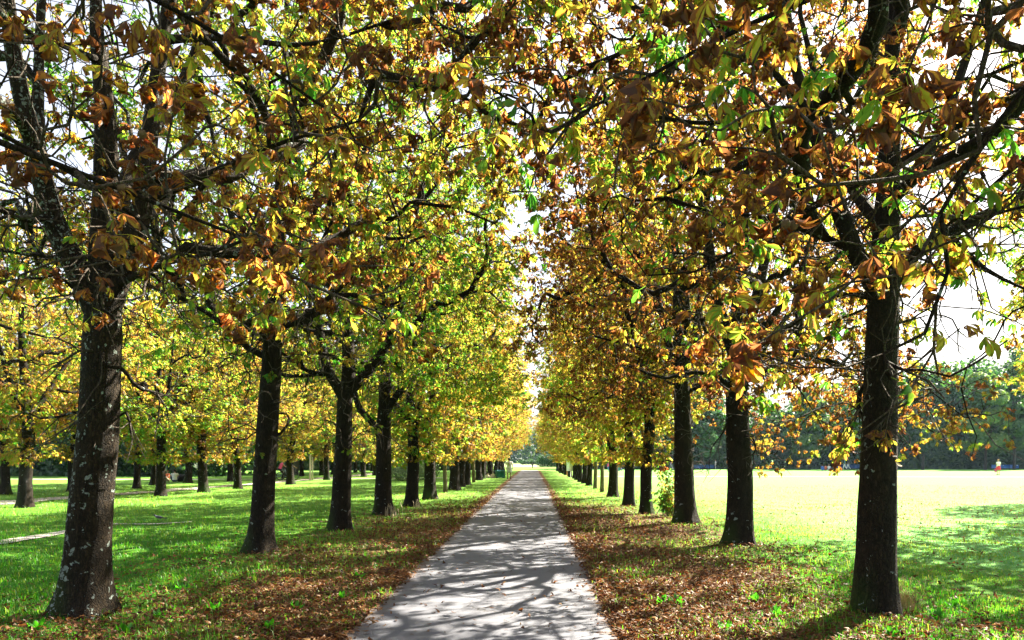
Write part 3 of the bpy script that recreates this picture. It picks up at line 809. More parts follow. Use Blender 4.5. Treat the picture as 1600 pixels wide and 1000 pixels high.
# ---- the two trees whose trunks stand just outside the picture and hang over the camera
hero['L0'] = ((-4.9, 2.5), chestnut(18, [(0, 0, 0), (.05, 0, 1.6), (.05, 0, 3.2), (.1, 0, 5), (.1, 0, 9)], .2,
    rnd_limbs(np.random.default_rng(3), 3.2, 4, .2),
    extra=[([(0.05, 0, 3.2), (1.0, .7, 3.6), (2.2, 1.6, 3.3), (3.3, 2.2, 2.95)], .04, .008),
           ([(0.05, 0, 3.4), (.8, 1.4, 3.9), (1.6, 2.6, 3.7), (2.3, 3.4, 3.2)], .04, .008),
           ([(0.05, 0, 3.6), (1.2, .9, 4.4), (2.6, 2.0, 4.4), (3.6, 2.8, 4.0)], .04, .008)],
    env=((0.2, 0.1, 6.2), (4.1, 3.9, 4.4, 3.6), 2.6), n_twig=2600, leaf=.118, per_tip=9, hue=.54, lod=0, hvar=.2, trunk_k=16, keep=lambda p: p[0] > 2.5 or p[1] < .2 or k0.random() < .15))
hero['R0'] = ((4.0, 2.6), chestnut(19, [(0, 0, 0), (0, 0, 1.6), (-.05, 0, 3.2), (-.1, 0, 5), (-.1, 0, 9)], .2,
    rnd_limbs(np.random.default_rng(4), 3.2, 4, .2),
    extra=[([(0, 0, 3.3), (-1.0, .5, 4.1), (-1.88, .95, 3.6), (-1.90, 1.0, 3.08), (-2.15, 1.05, 2.98), (-2.6, 1.1, 2.95)], .03, .009),
           ([(-1.0, .5, 4.1), (-1.5, 1.0, 3.6), (-1.98, 1.2, 2.85), (-1.97, 1.15, 2.55), (-2.10, 1.12, 2.24), (-2.30, 1.12, 2.14)], .022, .007),
           ([(0, 0, 3.2), (-1.0, 1.2, 3.7), (-2.0, 2.0, 3.3), (-2.9, 2.6, 2.9)], .035, .008),
           ([(0, 0, 3.4), (-1.2, .9, 4.2), (-2.6, 1.6, 4.1), (-3.7, 2.1, 3.75)], .035, .008),
           ([(0, 0, 3.3), (-.5, 1.7, 3.8), (-.9, 3.0, 3.4), (-1.2, 3.9, 2.9)], .035, .008)],
    env=((-.1, 0.1, 6.2), (4.0, 3.9, 4.4, 3.7), 2.6), n_twig=2700, leaf=.122, per_tip=9, hue=.48, lod=0, hvar=.24, trunk_k=16, keep=lambda p: p[0] < -2.3 or p[1] < .2 or k0.random() < .3))

hero_lab = {
 'L0': ('brown leaved chestnut whose boughs hang in from the shaded lawn side, trunk out of view', GL),
 'R0': ('chestnut out of view whose bent grey twigs and large green brown leaves hang closest', GR),
 'L1': ('lichen spotted chestnut splitting into four upright limbs, first in the row by the shaded lawn', GL),
 'R1': ('straight dark chestnut with dry grass at its foot, first trunk beside the open lawn', GR),
 'L2': ('straight trunked green yellow chestnut, second trunk in the row by the shaded lawn', GL),
 'R2': ('thick chestnut forking into two upright limbs, second trunk beside the open lawn', GR),
 'L3': ('chestnut forked in a wide V with green leaves, third by the shaded lawn', GL),
 'R3': ('thick dark trunked amber chestnut behind the leafy sucker shoots, third beside the open lawn', GR),
 'L4': ('chestnut with a low curved side limb, pale shoots at its foot, by the shaded lawn', GL)}
for k, (xy, ms) in hero.items():
    place('chestnut_tree', ms, xy, 0, hero_lab[k][0], 'tree', hero_lab[k][1], .5)

# spiny fruit hanging from the two overhanging trees
M['husk'] = simple_mat('conker_husk', (.12, .075, .04), .8, .3, 30)
def conker(tree_xy, spots, seed):
    r_ = np.random.default_rng(seed)
    par = [o for o in COL.objects if o.type == 'EMPTY' and o.get('category') == 'tree' and abs(o.location.x - tree_xy[0]) < .01 and abs(o.location.y - tree_xy[1]) < .01][0]
    for (a, b, d) in spots:
        c = np.array([(a - 832) / 1200 * d, d, CAMH - (b - 718) / 1200 * d]) - np.array([tree_xy[0], tree_xy[1], 0])
        mb = MB(); rr = .024
        ln = [c + np.array([0, 0, rr * q]) for q in (-1, -.9, -.5, 0, .5, .9, 1)]
        mb.tube(ln, [rr * .12, rr * .45, rr * .87, rr, rr * .87, rr * .45, rr * .12], 12)
        for k in range(46):
            d_ = r_.normal(0, 1, 3); d_ /= np.linalg.norm(d_); mb.tube([c + d_ * rr * .95, c + d_ * rr * 1.2], [.0022, .0004], 3, False)
        mb.tube([c + np.array([0, 0, rr]), c + np.array([.01, .01, .07]), c + np.array([.03, .03, .16])], [.003, .003, .0025], 5)
        mb.build('conker', M['husk'], par)
conker((4.0, 2.6), [(1228, 356, 4.0), (1240, 358, 4.02), (1490, 220, 3.6), (910, 152, 4.4), (1008, 195, 4.3)], 1)
conker((-4.9, 2.5), [(222, 206, 4.4), (190, 290, 4.3), (655, 120, 4.6)], 2)

# ---- generic trees, shared meshes turned and tinted
gen = []
for k in range(6):
    rg = np.random.default_rng(40 + k); zf = rg.uniform(2.9, 3.5); r = rg.uniform(.165, .2)
    tr = [(0, 0, 0), (rg.normal(0, .05), rg.normal(0, .05), 1.6), (rg.normal(0, .08), rg.normal(0, .08), zf), (rg.normal(0, .2), rg.normal(0, .2), 6.5), (rg.normal(0, .3), rg.normal(0, .3), 9)]
    gen.append(chestnut(60 + k, tr, r, rnd_limbs(rg, zf, rg.integers(3, 5), r), n_main=90, n_twig=2900, leaf=.14, per_tip=10, hue=.42, lod=2, nleaf=5, hvar=.15, trunk_k=12))
young = [chestnut(80 + k, [(0, 0, 0), (.03, 0, 1.3), (-.03, 0, 2.6), (.05, 0, 4.5), (0, 0, 6)], .085,
         rnd_limbs(np.random.default_rng(90 + k), 2.5, 3, .08, 5.5), env=((0, 0, 4.6), (1.9, 1.9, 2.2, 2.2), 2.6), n_main=20, n_twig=220, zmin=2.0, leaf=.2, per_tip=6, hue=.44, lod=2, nleaf=5, bark='bark_young', trunk_k=10, flare=1.2, top=.03) for k in range(2)]

ordw = ['first', 'second', 'third', 'fourth', 'fifth', 'sixth', 'seventh', 'eighth', 'ninth', 'tenth', 'eleventh', 'twelfth', 'thirteenth', 'fourteenth', 'fifteenth', 'sixteenth', 'seventeenth', 'eighteenth', 'nineteenth', 'twentieth', 'twenty-first', 'twenty-second', 'twenty-third', 'twenty-fourth', 'twenty-fifth', 'twenty-sixth']
rg = np.random.default_rng(5)
def tint_word(t):
    return 'green yellow' if t < .44 else 'golden' if t < .52 else 'amber brown' if t < .6 else 'rusty brown'
def row(start, items, side, group, name_part, k_sc=1.0):
    for q, (x, y, yg, tint, sc) in enumerate(items):
        ms = young[q % 2] if yg else gen[int(rg.integers(0, 6))]
        nm = 'chestnut_tree'
        kind = 'thin young' if yg else tint_word(tint)
        place(nm, ms, (x, y), rg.uniform(0, 6.28), '%s chestnut, %s trunk of the row %s' % (kind, ordw[start + q], name_part), 'tree', group, tint, (sc * k_sc * rg.uniform(.93, 1.07), sc * k_sc * rg.uniform(.93, 1.07), sc * rg.uniform(.93, 1.08)))
left = [(-4.33, 27.5, 0, .42, .95), (-4.26, 32.0, 0, .5, 1.0), (-4.4, 38.8, 1, .48, 1.0), (-4.2, 41.3, 0, .5, 1.0), (-4.35, 46, 0, .53, 1.0), (-4.3, 50, 0, .5, 1.0), (-4.2, 55, 1, .45, 1.05), (-4.3, 61.5, 0, .52, 1.0), (-4.3, 66, 0, .56, 1.0)]
for k in range(9): left.append((-4.3 + rg.normal(0, .12), 71 + 5.1 * k + rg.normal(0, .3), 0, .48 + rg.uniform(0, .12), 1.0))
right = [(3.53, 23.8, 0, .53, .9), (3.48, 27.8, 0, .5, .95), (3.52, 33.6, 0, .48, .95), (3.53, 38.9, 1, .44, 1.1), (3.55, 43.5, 1, .45, 1.15), (3.5, 47.5, 0, .5, .84), (3.55, 52.3, 0, .52, .88), (3.55, 57, 0, .5, .84), (3.6, 62, 0, .5, .86)]
for k in range(10): right.append((3.7 + rg.normal(0, .12), 67 + 5.1 * k + rg.normal(0, .3), 0, .46 + rg.uniform(0, .12), .72 if k == 1 else .84))
row(4, left, 'l', GL, 'by the shaded lawn', 1.13)
row(3, right, 'r', GR, 'beside the open lawn')
# second avenue, across the shaded lawn
GA, GB = 'chestnuts in the second avenue, its row closer to the main path', 'chestnuts in the second avenue, its row along the wood'
ra = [(-17.7, 26.8, 0, .50, 1.0), (-16.8, 34.7, 0, .40, .92), (-16.4, 38.3, 0, .52, .95), (-16.5, 43, 0, .5, .95), (-16, 50.8, 0, .5, .95), (-16.6, 62, 0, .5, .95)]
for k in range(8): ra.append((-16.3 + rg.normal(0, .2), 67.5 + 5.4 * k, 0, .41 + rg.uniform(0, .12), .95))
rb = [(-25.2, 36.7, 0, .49, 1.0), (-23.6, 39.5, 0, .5, .95), (-22.4, 43.5, 0, .48, .92), (-23.8, 48.3, 0, .47, .95), (-24, 53.5, 0, .46, .95), (-22.6, 57.5, 0, .56, .95), (-22.0, 64, 0, .5, .95)]
for k in range(8): rb.append((-22.3 + rg.normal(0, .25), 69.5 + 5.3 * k, 0, .41 + rg.uniform(0, .12), .95))
row(0, ra, 'a', GA, 'between shaded lawn and side path', 1.15)
row(0, rb, 'b', GB, 'beyond the side path', 1.15)
# trees at the edge of the open lawn, their shade falls into the picture
for q, (x, y, t_, lb) in enumerate([(13.4, 15.4, .42, 'green yellow chestnut out of view whose twigs reach in over the open lawn'), (16.4, 20.3, .5, 'golden chestnut out of view shading the middle of the open lawn'), (22.8, 29.6, .5, 'chestnut out of view shading the farther strip of the open lawn')]):
    place('chestnut_tree', gen[(q + 1) % 6], (x, y), 1.3 * q, lb, 'tree', 'chestnuts standing out on the open lawn', t_)

# ------------------------------------------------------------------ grass, litter
def in_view(x, y, margin=1.35):
    return (x > -0.75 * y * margin - 1) & (x < 0.66 * y * margin + 1)
def litter_p(x, y):
    ax = np.abs(x - PX)
    f = np.clip((6.4 - ax) / 3.8, 0, 1) * np.clip((38 - y) / 16, 0, 1)
    n = .5 + .5 * np.sin(x * 1.7 + 1.1 * np.sin(y * .9)) * np.cos(y * .8 + x * .4)
    f = f * np.where(x > 0, .28 + .8 * n, .12 + .7 * n)
    return np.clip(f, 0, 1)
def make_grass():
    rg = np.random.default_rng(21)
    n = 520000
    # denser near the camera
    y = 5.2 / (1 - rg.random(n) * (1 - 5.2 / 48)) ; y = y
    x = rg.uniform(-1, 1, n) * (.78 * y + 2.0)
    ok = (np.abs(x - PX) > 1.34 + rg.normal(0, .06, n)) & (rg.random(n) > litter_p(x, y) * .86)
    # patchiness
    pat = np.sin(x * 2.1 + 2 * np.sin(y * 1.1)) * np.sin(y * 2.3 + x * .7)
    ok &= rg.random(n) < .72 + .28 * pat
    x, y, pat = x[ok], y[ok], pat[ok]; n = len(x)
    sc = (1 + y / 22)
    h = rg.gamma(6, .0082, n) * (1 + .35 * pat) * (1 + y / 60) * np.where(x > 5.2, .62, 1)
    tall = rg.random(n) < .012; h = np.where(tall, h * 1.5, h)
    wd = .0028 * sc * rg.uniform(.7, 1.4, n)
    a = rg.uniform(0, 2 * PI, n); lean = rg.uniform(.15, .9, n)
    dx, dy = np.cos(a), np.sin(a)
    z0 = undul(x, y)
    b = np.stack([x, y, z0 - .005], 1); s = np.stack([-dy, dx, np.zeros(n)], 1) * wd[:, None]
    mid = b + np.stack([dx * lean * .35, dy * lean * .35, np.full(n, .62)], 1) * h[:, None]
    tip = b + np.stack([dx * lean, dy * lean, .95 - .35 * lean], 1) * h[:, None]
    V = np.stack([b - s, b + s, mid + s * .8, mid - s * .8, tip], 1).reshape(-1, 3)
    k = np.arange(n)[:, None] * 5
    Q = k + np.array([[0, 1, 2, 3]]); T = k + np.array([[3, 2, 4]])
    hue = np.clip(rg.normal(.31, .18, n) + .25 * litter_p(x, y) + .2 * np.clip((y - 11) / 18, 0, 1) + .1 * pat + np.where(x > 5.5, .2, 0) + np.where(rg.random(n) < .05, .45, 0), 0, 1)  # hue rises with distance to paint the sunlit yellow-green of the lawn
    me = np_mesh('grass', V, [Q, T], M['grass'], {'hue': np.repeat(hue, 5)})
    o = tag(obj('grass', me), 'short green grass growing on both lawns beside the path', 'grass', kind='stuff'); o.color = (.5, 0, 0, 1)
make_grass()

def make_litter():
    rg = np.random.default_rng(22)
    n = 200000
    y = 5.4 / (1 - rg.random(n) * (1 - 5.4 / 40))
    x = PX + rg.normal(0, 3.2, n)
    ax = np.abs(x - PX)
    pr = litter_p(x, y) + .55 * np.exp(-((ax - 1.5) / .28) ** 2) + .03
    pr = np.where(ax < 1.25, .005 + .09 * np.exp(-(1.3 - ax) / .12), pr)
    ok = rg.random(n) < pr
    x, y = x[ok], y[ok]; n = len(x)
    # a scatter out on the sunny lawn as well
    xe = rg.uniform(4, 15, 2600); ye = rg.uniform(8, 30, 2600)
    x = np.r_[x, xe]; y = np.r_[y, ye]; n = len(x)
    a = rg.uniform(0, 2 * PI, n); ln = rg.uniform(.035, .09, n) * (1 + y / 60)
    hue = np.clip(rg.normal(.5, .25, n), 0, 1)
    Vs, Fs, H, base = [], [], [], 0
    pick = rg.integers(0, 6, n)
    onp = np.abs(x - PX) < 1.3
    z = undul(x, y) + np.where(onp, .012, rg.uniform(.008, .045, n))
    tilt = rg.normal(0, .28, n) * np.where(onp, .3, 1); roll = rg.normal(0, .4, n) * np.where(onp, .3, 1)
    dy_ = np.stack([np.cos(a) * np.cos(tilt), np.sin(a) * np.cos(tilt), np.sin(tilt)], 1)
    sx = nrm(np.stack([-np.sin(a), np.cos(a), roll], 1)); sx = nrm(sx - dy_ * (sx * dy_).sum(1, keepdims=True)); uz = np.cross(dy_, sx) * -1
    uz = np.where(uz[:, 2:3] < 0, -uz, uz)
    for ti, (tv, tq, lu, lv) in enumerate(TPL1):
        s = np.nonzero(pick == ti)[0]; m_ = len(tv)
        tz = -tv[:, 2] * .45 if ti % 2 else tv[:, 2] * .6
        tz = tz - tz.min()
        V = np.stack([x, y, z], 1)[s][:, None, :] + ln[s][:, None, None] * (tv[None, :, 0:1] * sx[s][:, None, :] + tv[None, :, 1:2] * dy_[s][:, None, :] + tz[None, :, None] * uz[s][:, None, :])
        Vs.append(V.reshape(-1, 3)); Fs.append((tq[None] + (np.arange(len(s)) * m_)[:, None, None] + base).reshape(-1, 4)); H.append(np.repeat(hue[s], m_)); base += m_ * len(s)
    me = np_mesh('fallen_leaves', np.vstack(Vs), np.vstack(Fs), M['litter'], {'hue': np.concatenate(H)})
    o = tag(obj('fallen_leaves', me), 'brown fallen chestnut leaves strewn along both edges of the path', 'leaf litter', kind='stuff'); o.color = (.5, 0, 0, 1)
make_litter()

# ------------------------------------------------------------------ far woods, shrubs, hedges
def blobs(name, balls, n, size, rng, mat, hue0=.35, hv=.15, parent=None, flat=.35, shell=.5, upb=.25):
    """leaf faces scattered in lumpy masses. balls: (cx, cy, cz, rx, ry, rz)"""
    B = np.array(balls, float); vol = B[:, 3] * B[:, 5] + B[:, 4] * B[:, 5]
    pick = rng.choice(len(B), n, p=vol / vol.sum()); b = B[pick]
    d = nrm(rng.normal(0, 1, (n, 3))); q = (shell ** 3 + (1 - shell ** 3) * rng.random(n)) ** (1 / 3)
    q = q * (1 + .16 * np.sin(d[:, 0] * 7 + b[:, 0]) * np.sin(d[:, 2] * 6 + b[:, 2]) * np.sin(d[:, 1] * 5))
    C = b[:, :3] + d * q[:, None] * b[:, 3:6]
    C[:, 2] = np.maximum(C[:, 2], .05)
    nn = nrm(d + np.array([0, 0, upb]) + rng.normal(0, .55, (n, 3))); t = nrm(np.cross(nn, rng.normal(0, 1, (n, 3)))); s = np.cross(nn, t)
    sz = size * rng.uniform(.6, 1.35, n)
    t = t * sz[:, None]; s = s * sz[:, None] * .55
    V = np.stack([C - t, C - s + nn * sz[:, None] * .12, C + t, C + s + nn * sz[:, None] * .12], 1).reshape(-1, 3)
    lump = np.sin(B[pick, 0] * 12.9 + B[pick, 1] * 7.1) * .5 + .5
    hue = np.clip(hue0 + rng.normal(0, hv * .6, n) + (lump - .5) * hv * 1.6, 0, 1)
    me = np_mesh(name, V, np.arange(4 * n).reshape(-1, 4), mat, {'hue': np.repeat(hue, 4)})
    o = obj(name, me, parent); o.color = (.5, 0, 0, 1)
    return o

rw = np.random.default_rng(31)
def wood_mass(name, x0, x1, yf, hfun, n, size, label, cat, hue, depth=3, seed=1, step=2.6):
    r_ = np.random.default_rng(seed); balls = []
    x = x0
    while x < x1:
        for dpt in range(depth):
            h = hfun(x) * r_.uniform(.75, 1.1)
            cy_ = yf(x) + dpt * 3.5 + r_.uniform(-1, 1)
            zz = 0.6
            while zz < h:
                rr = r_.uniform(1.5, 3.0) * (1.0 - .35 * zz / h)
                balls.append((x + r_.uniform(-1.6, 1.6), cy_ + zz * .10 + r_.uniform(-.8, .8), zz, rr * 1.1, rr, rr * .95)); zz += rr * .95
        x += step
    o = blobs(name, balls, n, size, r_, M['green_leaf'], hue, .3, shell=.55)
    return tag(o, label, cat, kind='stuff')
# wood beyond the open lawn: low behind the row, higher to the side
wood_mass('woodland', 9, 125, lambda x: 132 + .02 * x, lambda x: 11 + min(8, max(0, (x - 40) / 5)), 120000, .42, 'dark wood edge behind the open lawn with shrubs at its foot', 'woodland', .2, 3, 5)
# wood on the far side of the second avenue
wood_mass('woodland', -110, -30, lambda x: 76 + .25 * (x + 30) * -.35, lambda x: 12, 90000, .32, 'dark green wood edge beyond the second avenue and its lawn', 'woodland', .22, 3, 6)
wood_mass('woodland', -46, -6, lambda x: 118 - .1 * x, lambda x: 11, 40000, .38, 'sunlit light green wood closing the view between the two avenues', 'woodland', .66, 2, 7)

def forest_tree(seed, h, rad, hue, n=9000, size=.34):
    r_ = np.random.default_rng(seed); balls = []
    for k in range(26):
        z = h * r_.uniform(.22, .97); f = 1 - abs(z / h - .55) * 1.15
        a = r_.uniform(0, 6.28); q = rad * f * r_.uniform(.2, .95)
        rr = rad * r_.uniform(.25, .45)
        balls.append((math.cos(a) * q, math.sin(a) * q, z, rr, rr, rr * .75))
    return balls
def place_forest(loc, h, rad, hue, seed, label, n=9000, size=.34, trunk='wood_dark', tr=.22):
    r_ = np.random.default_rng(seed)
    e = empty('broadleaf_tree', (loc[0], loc[1], 0)); tag(e, label, 'tree')
    mb = MB(); ln = smooth_line([(0, 0, -.1), (.1, 0, h * .3), (-.1, .1, h * .6), (0, 0, h * .92)], .6)
    mb.tube(ln, np.linspace(tr * 1.1, .04, len(ln)), 10)
    for k in range(7):
        z = h * r_.uniform(.3, .7); a = r_.uniform(0, 6.28); q = rad * .75
        l2 = smooth_line([(0, 0, z), (math.cos(a) * q * .5, math.sin(a) * q * .5, z + h * .08), (math.cos(a) * q, math.sin(a) * q, z + h * .14)], .5)
        mb.tube(l2, np.linspace(tr * .4, .03, len(l2)), 6)
    mb.build('trunk', M[trunk], e)
    blobs('crown', forest_tree(seed, h, rad, hue), n, size, r_, M['green_leaf'], hue, .22, e)
place_forest((72.5, 123), 15, 4.2, .62, 201, 'pale topped maple standing out from the wood edge near the person in red')
place_forest((63, 124), 17, 3.6, .12, 202, 'tall dark tree in the wood edge with one straight trunk')
place_forest((79, 126), 18, 4.6, .3, 203, 'tall spreading tree above the long bright blue panel')
place_forest((54, 123), 13, 4.0, .4, 204, 'rounded lighter green tree rising behind the first open lawn trunk')
place_forest((45, 125), 13, 3.6, .55, 205, 'sunlit light green tree behind the sitting picnickers')
place_forest((28, 127), 12, 4.0, .1, 206, 'dark blue green tree behind the two open lawn trunks')
x_, y_ = gp(278, 740); place_forest((x_, y_), 12, 4.0, .35, 207, 'tree with a pale grey trunk behind the sitting picnickers under the chestnuts', 8000, .3, 'bark_grey', .42)
x_, y_ = gp(459, 741.5); place_forest((x_, y_), 12, 4.2, .7, 208, 'tree with a thick slate grey trunk behind the cyclists', 8000, .3, 'bark_grey', .5)

def shrub(loc, balls, hue, seed, label, n, size, mat, name='shrub', cat='shrub'):
    e = empty(name, (loc[0], loc[1], 0)); tag(e, label, cat)
    r_ = np.random.default_rng(seed)
    mb = MB()
    for b in balls[:4]:
        for q in range(3):
            t_ = (b[0] + r_.normal(0, b[3] * .4), b[1] + r_.normal(0, b[4] * .4), b[2] + b[5] * .5)
            mb.tube([(b[0] * .5, b[1] * .5, -.03), ((b[0] + t_[0]) / 2, t_[1], t_[2] * .5), t_], [.025, .018, .008], 5)
    mb.build('stem', M['bark'], e)
    blobs('crown', balls, n, size, r_, M[mat], hue, .25, e, shell=.35)
    return e
x_, y_ = gp(628, 751)
shrub((x_, y_), [(-.5, 0, 1.0, 1.1, 1, .8), (.6, .2, 1.2, 1.0, 1, .8), (.1, -.2, .5, 1.3, 1, .5), (1.2, .1, .8, .7, .8, .7)], .75, 301, 'silvery green rounded shrub behind the fourth trunk by the shaded lawn', 5000, .07, 'silver_leaf')
x_, y_ = gp(661, 749)
shrub((x_, y_), [(0, 0, 1.0, 1.0, 1, .9), (.6, .2, .7, .8, 1, .7), (-.6, .1, .7, .8, .9, .6)], .3, 302, 'darker grey green shrub showing between the fifth and sixth trunks', 4000, .07, 'silver_leaf')
# hedges closing the avenue
tag(blobs('hedge', [(x, 0, .75, 1.0, .8, .8) for x in np.arange(-6, 7, 1.0)], 6000, .14, np.random.default_rng(303), M['green_leaf'], .25, .2), 'low clipped hedge across the bright clearing at the avenue end', 'hedge').location = (3, 240, 0)
tag(blobs('hedge', [(x, 0, z, 1.1, .9, .9) for x in np.arange(-2.5, 3, .9) for z in (.7, 1.9)], 5000, .14, np.random.default_rng(304), M['green_leaf'], .1, .15), 'dark square hedge block closing the avenue end', 'hedge').location = (4.3, 172, 0)
tag(blobs('treeline', [(x, np.sin(x) * 4, z, 5, 4, 4) for x in np.arange(-60, 62, 5) for z in (3, 8, 12)], 30000, .6, np.random.default_rng(305), M['green_leaf'], .45, .3), 'hazy line of trees far beyond the avenue end', 'treeline', kind='stuff').location = (0, 330, 0)

# sucker shoots beside the third open lawn trunk
def sucker():
    x, y = gp(1044, 806); rg = np.random.default_rng(41)
    e = empty('sucker_shoot', (x, y, 0)); tag(e, 'leafy green and yellow sucker shoots sprouting between two dark trunks', 'plant')
    mb = MB(); P, D, H = [], [], []
    for k in range(30):
        a = rg.uniform(0, 6.28); hh = rg.uniform(.35, 1.55); q = rg.uniform(.15, .5)
        ln = smooth_line([(rg.normal(0, .12), rg.normal(0, .1), -.02), (math.cos(a) * q * .5, math.sin(a) * q * .4, hh * .55), (math.cos(a) * q, math.sin(a) * q * .7, hh)], .12)
        mb.tube(ln, np.linspace(.009, .003, len(ln)), 5)
        for j in range(2, len(ln)):
            for w_ in range(2):
                P.append(ln[j]); D.append((rg.normal(), rg.normal(), .2)); H.append(np.clip(rg.normal(.2 if k % 3 else .55, .12), 0, 1))
    mb.build('stem', M['bark_young'], e)
    V, F, A = build_leaves(np.array(P), nrm(np.array(D)), np.full(len(P), .13), np.array(H), rg, 1, 5, .6)
    o = obj('foliage', np_mesh('foliage', V, F, M['leaf'], A, True), e); o.color = (.42, 0, 0, 1)
sucker()

M['straw'] = simple_mat('dry_straw', (.40, .30, .13), .9, .2)
M['stick'] = simple_mat('pale_stick', (.45, .38, .26), .9, .2)
def tuft(loc, n, h, spread, label, seed, mat='straw', name='dry_grass_tuft', cat='grass tuft', bend=1.0, wd=.004):
    rg = np.random.default_rng(seed); mb = MB()
    for k in range(n):
        a = rg.uniform(0, 6.28); hh = h * rg.uniform(.4, 1.1); q = rg.uniform(.1, .6) * hh * bend
        b = (rg.normal(0, spread), rg.normal(0, spread * .6), -.01)
        mb.tube([b, (b[0] + math.cos(a) * q * .3, b[1] + math.sin(a) * q * .3, hh * .6), (b[0] + math.cos(a) * q * .75, b[1] + math.sin(a) * q * .75, hh * .95), (b[0] + math.cos(a) * q * 1.3, b[1] + math.sin(a) * q * 1.3, hh * .85)], [wd * .5, wd * .45, wd * .3, wd * .12], 3, False)
    o = mb.build(name, M[mat]); o.location = (loc[0], loc[1], float(undul(np.array(loc[0]), np.array(loc[1])))); tag(o, label, cat)
x_, y_ = gp(1410, 955); tuft((x_, y_), 130, .38, .09, 'tuft of long dry yellow grass at the foot of the first open lawn trunk', 51)
x_, y_ = gp(612, 806); tuft((x_, y_), 16, .42, .13, 'bundle of pale dry shoots at the foot of the fourth shaded lawn trunk', 52, 'stick', 'dry_shoots', 'shoots', .8, .015)
x_, y_ = gp(652, 793); tuft((x_, y_), 12, .3, .05, 'short pale dry shoots at the foot of the fifth shaded lawn trunk', 53, 'stick', 'dry_shoots', 'shoots', .8, .015)

# broad leaved weeds in the grass
def weeds():
    rg = np.random.default_rng(61)
    for v in range(3):
        pass
    base = []
    for v in range(3):
        Vs, Fs, n0 = [], [], 0
        for k in range(11):
            a = k * 2.4 + rg.normal(0, .2); ln = rg.uniform(.10, .2); el = rg.uniform(.3, 1.1); tv, tq, lu, lv = TPL0[rg.choice([0, 1, 5])]
            yv = np.array([math.cos(a) * math.cos(el), math.sin(a) * math.cos(el), math.sin(el)]); xv = np.array([-math.sin(a), math.cos(a), 0]); zv = np.cross(xv, yv)
            V = ln * (tv[:, 0:1] * xv * 1.1 + tv[:, 1:2] * yv + tv[:, 2:3] * zv * .8)
            Vs.append(V); Fs.append(tq + n0); n0 += len(V)
        base.append(np_mesh('weed_plant', np.vstack(Vs), np.vstack(Fs), M['grass'], {'hue': np.full(n0, .3)}, True))
    spots = [(420, 985), (335, 955), (462, 955), (560, 905), (125, 955), (250, 965), (285, 925), (1215, 965), (1180, 945), (1060, 945), (1035, 945), (1490, 950), (1465, 965), (1130, 985), (1395, 1000), (60, 985), (196, 990), (725, 938)]
    for q, (a, b) in enumerate(spots):
        x, y = gp(a, b)
        if abs(x - PX) < 1.5: x = PX - 1.75
        o = bpy.data.objects.new('weed_plant', base[q % 3]); link(o); o.location = (x, y, float(undul(np.array(x), np.array(y)))); o.rotation_euler = (0, 0, q * 1.7); o.scale = (.75,) * 3; o.color = (.5, 0, 0, 1)
        tag(o, 'low bright green broad leaved weed growing in the leaf littered grass', 'weed', 'broad leaved weeds in the grass')
weeds()

# ------------------------------------------------------------------ people
M['skin'] = simple_mat('skin', (.50, .31, .22), .6, .08, 9)
M['skin_dark'] = simple_mat('brown_skin', (.22, .12, .08), .6, .08, 9)
def cloth(name, c): M[name] = simple_mat(name, c, .9, .15, 14); return M[name]
for nm, c in (('white_cloth', (.78, .78, .78)), ('grey_white_cloth', (.62, .62, .64)), ('red_cloth', (.62, .03, .05)), ('pink_cloth', (.72, .10, .28)), ('blue_cloth', (.06, .16, .50)), ('navy_cloth', (.02, .025, .05)), ('black_cloth', (.015, .015, .018)), ('orange_cloth', (.65, .14, .04)), ('khaki_cloth', (.42, .37, .27)), ('hair_dark', (.02, .015, .012)), ('hair_fair', (.42, .24, .10)), ('hair_brown', (.10, .055, .03)), ('shoe', (.05, .045, .045)), ('lilac_cloth', (.35, .25, .55)), ('teal_cloth', (.05, .25, .3))): cloth(nm, c)

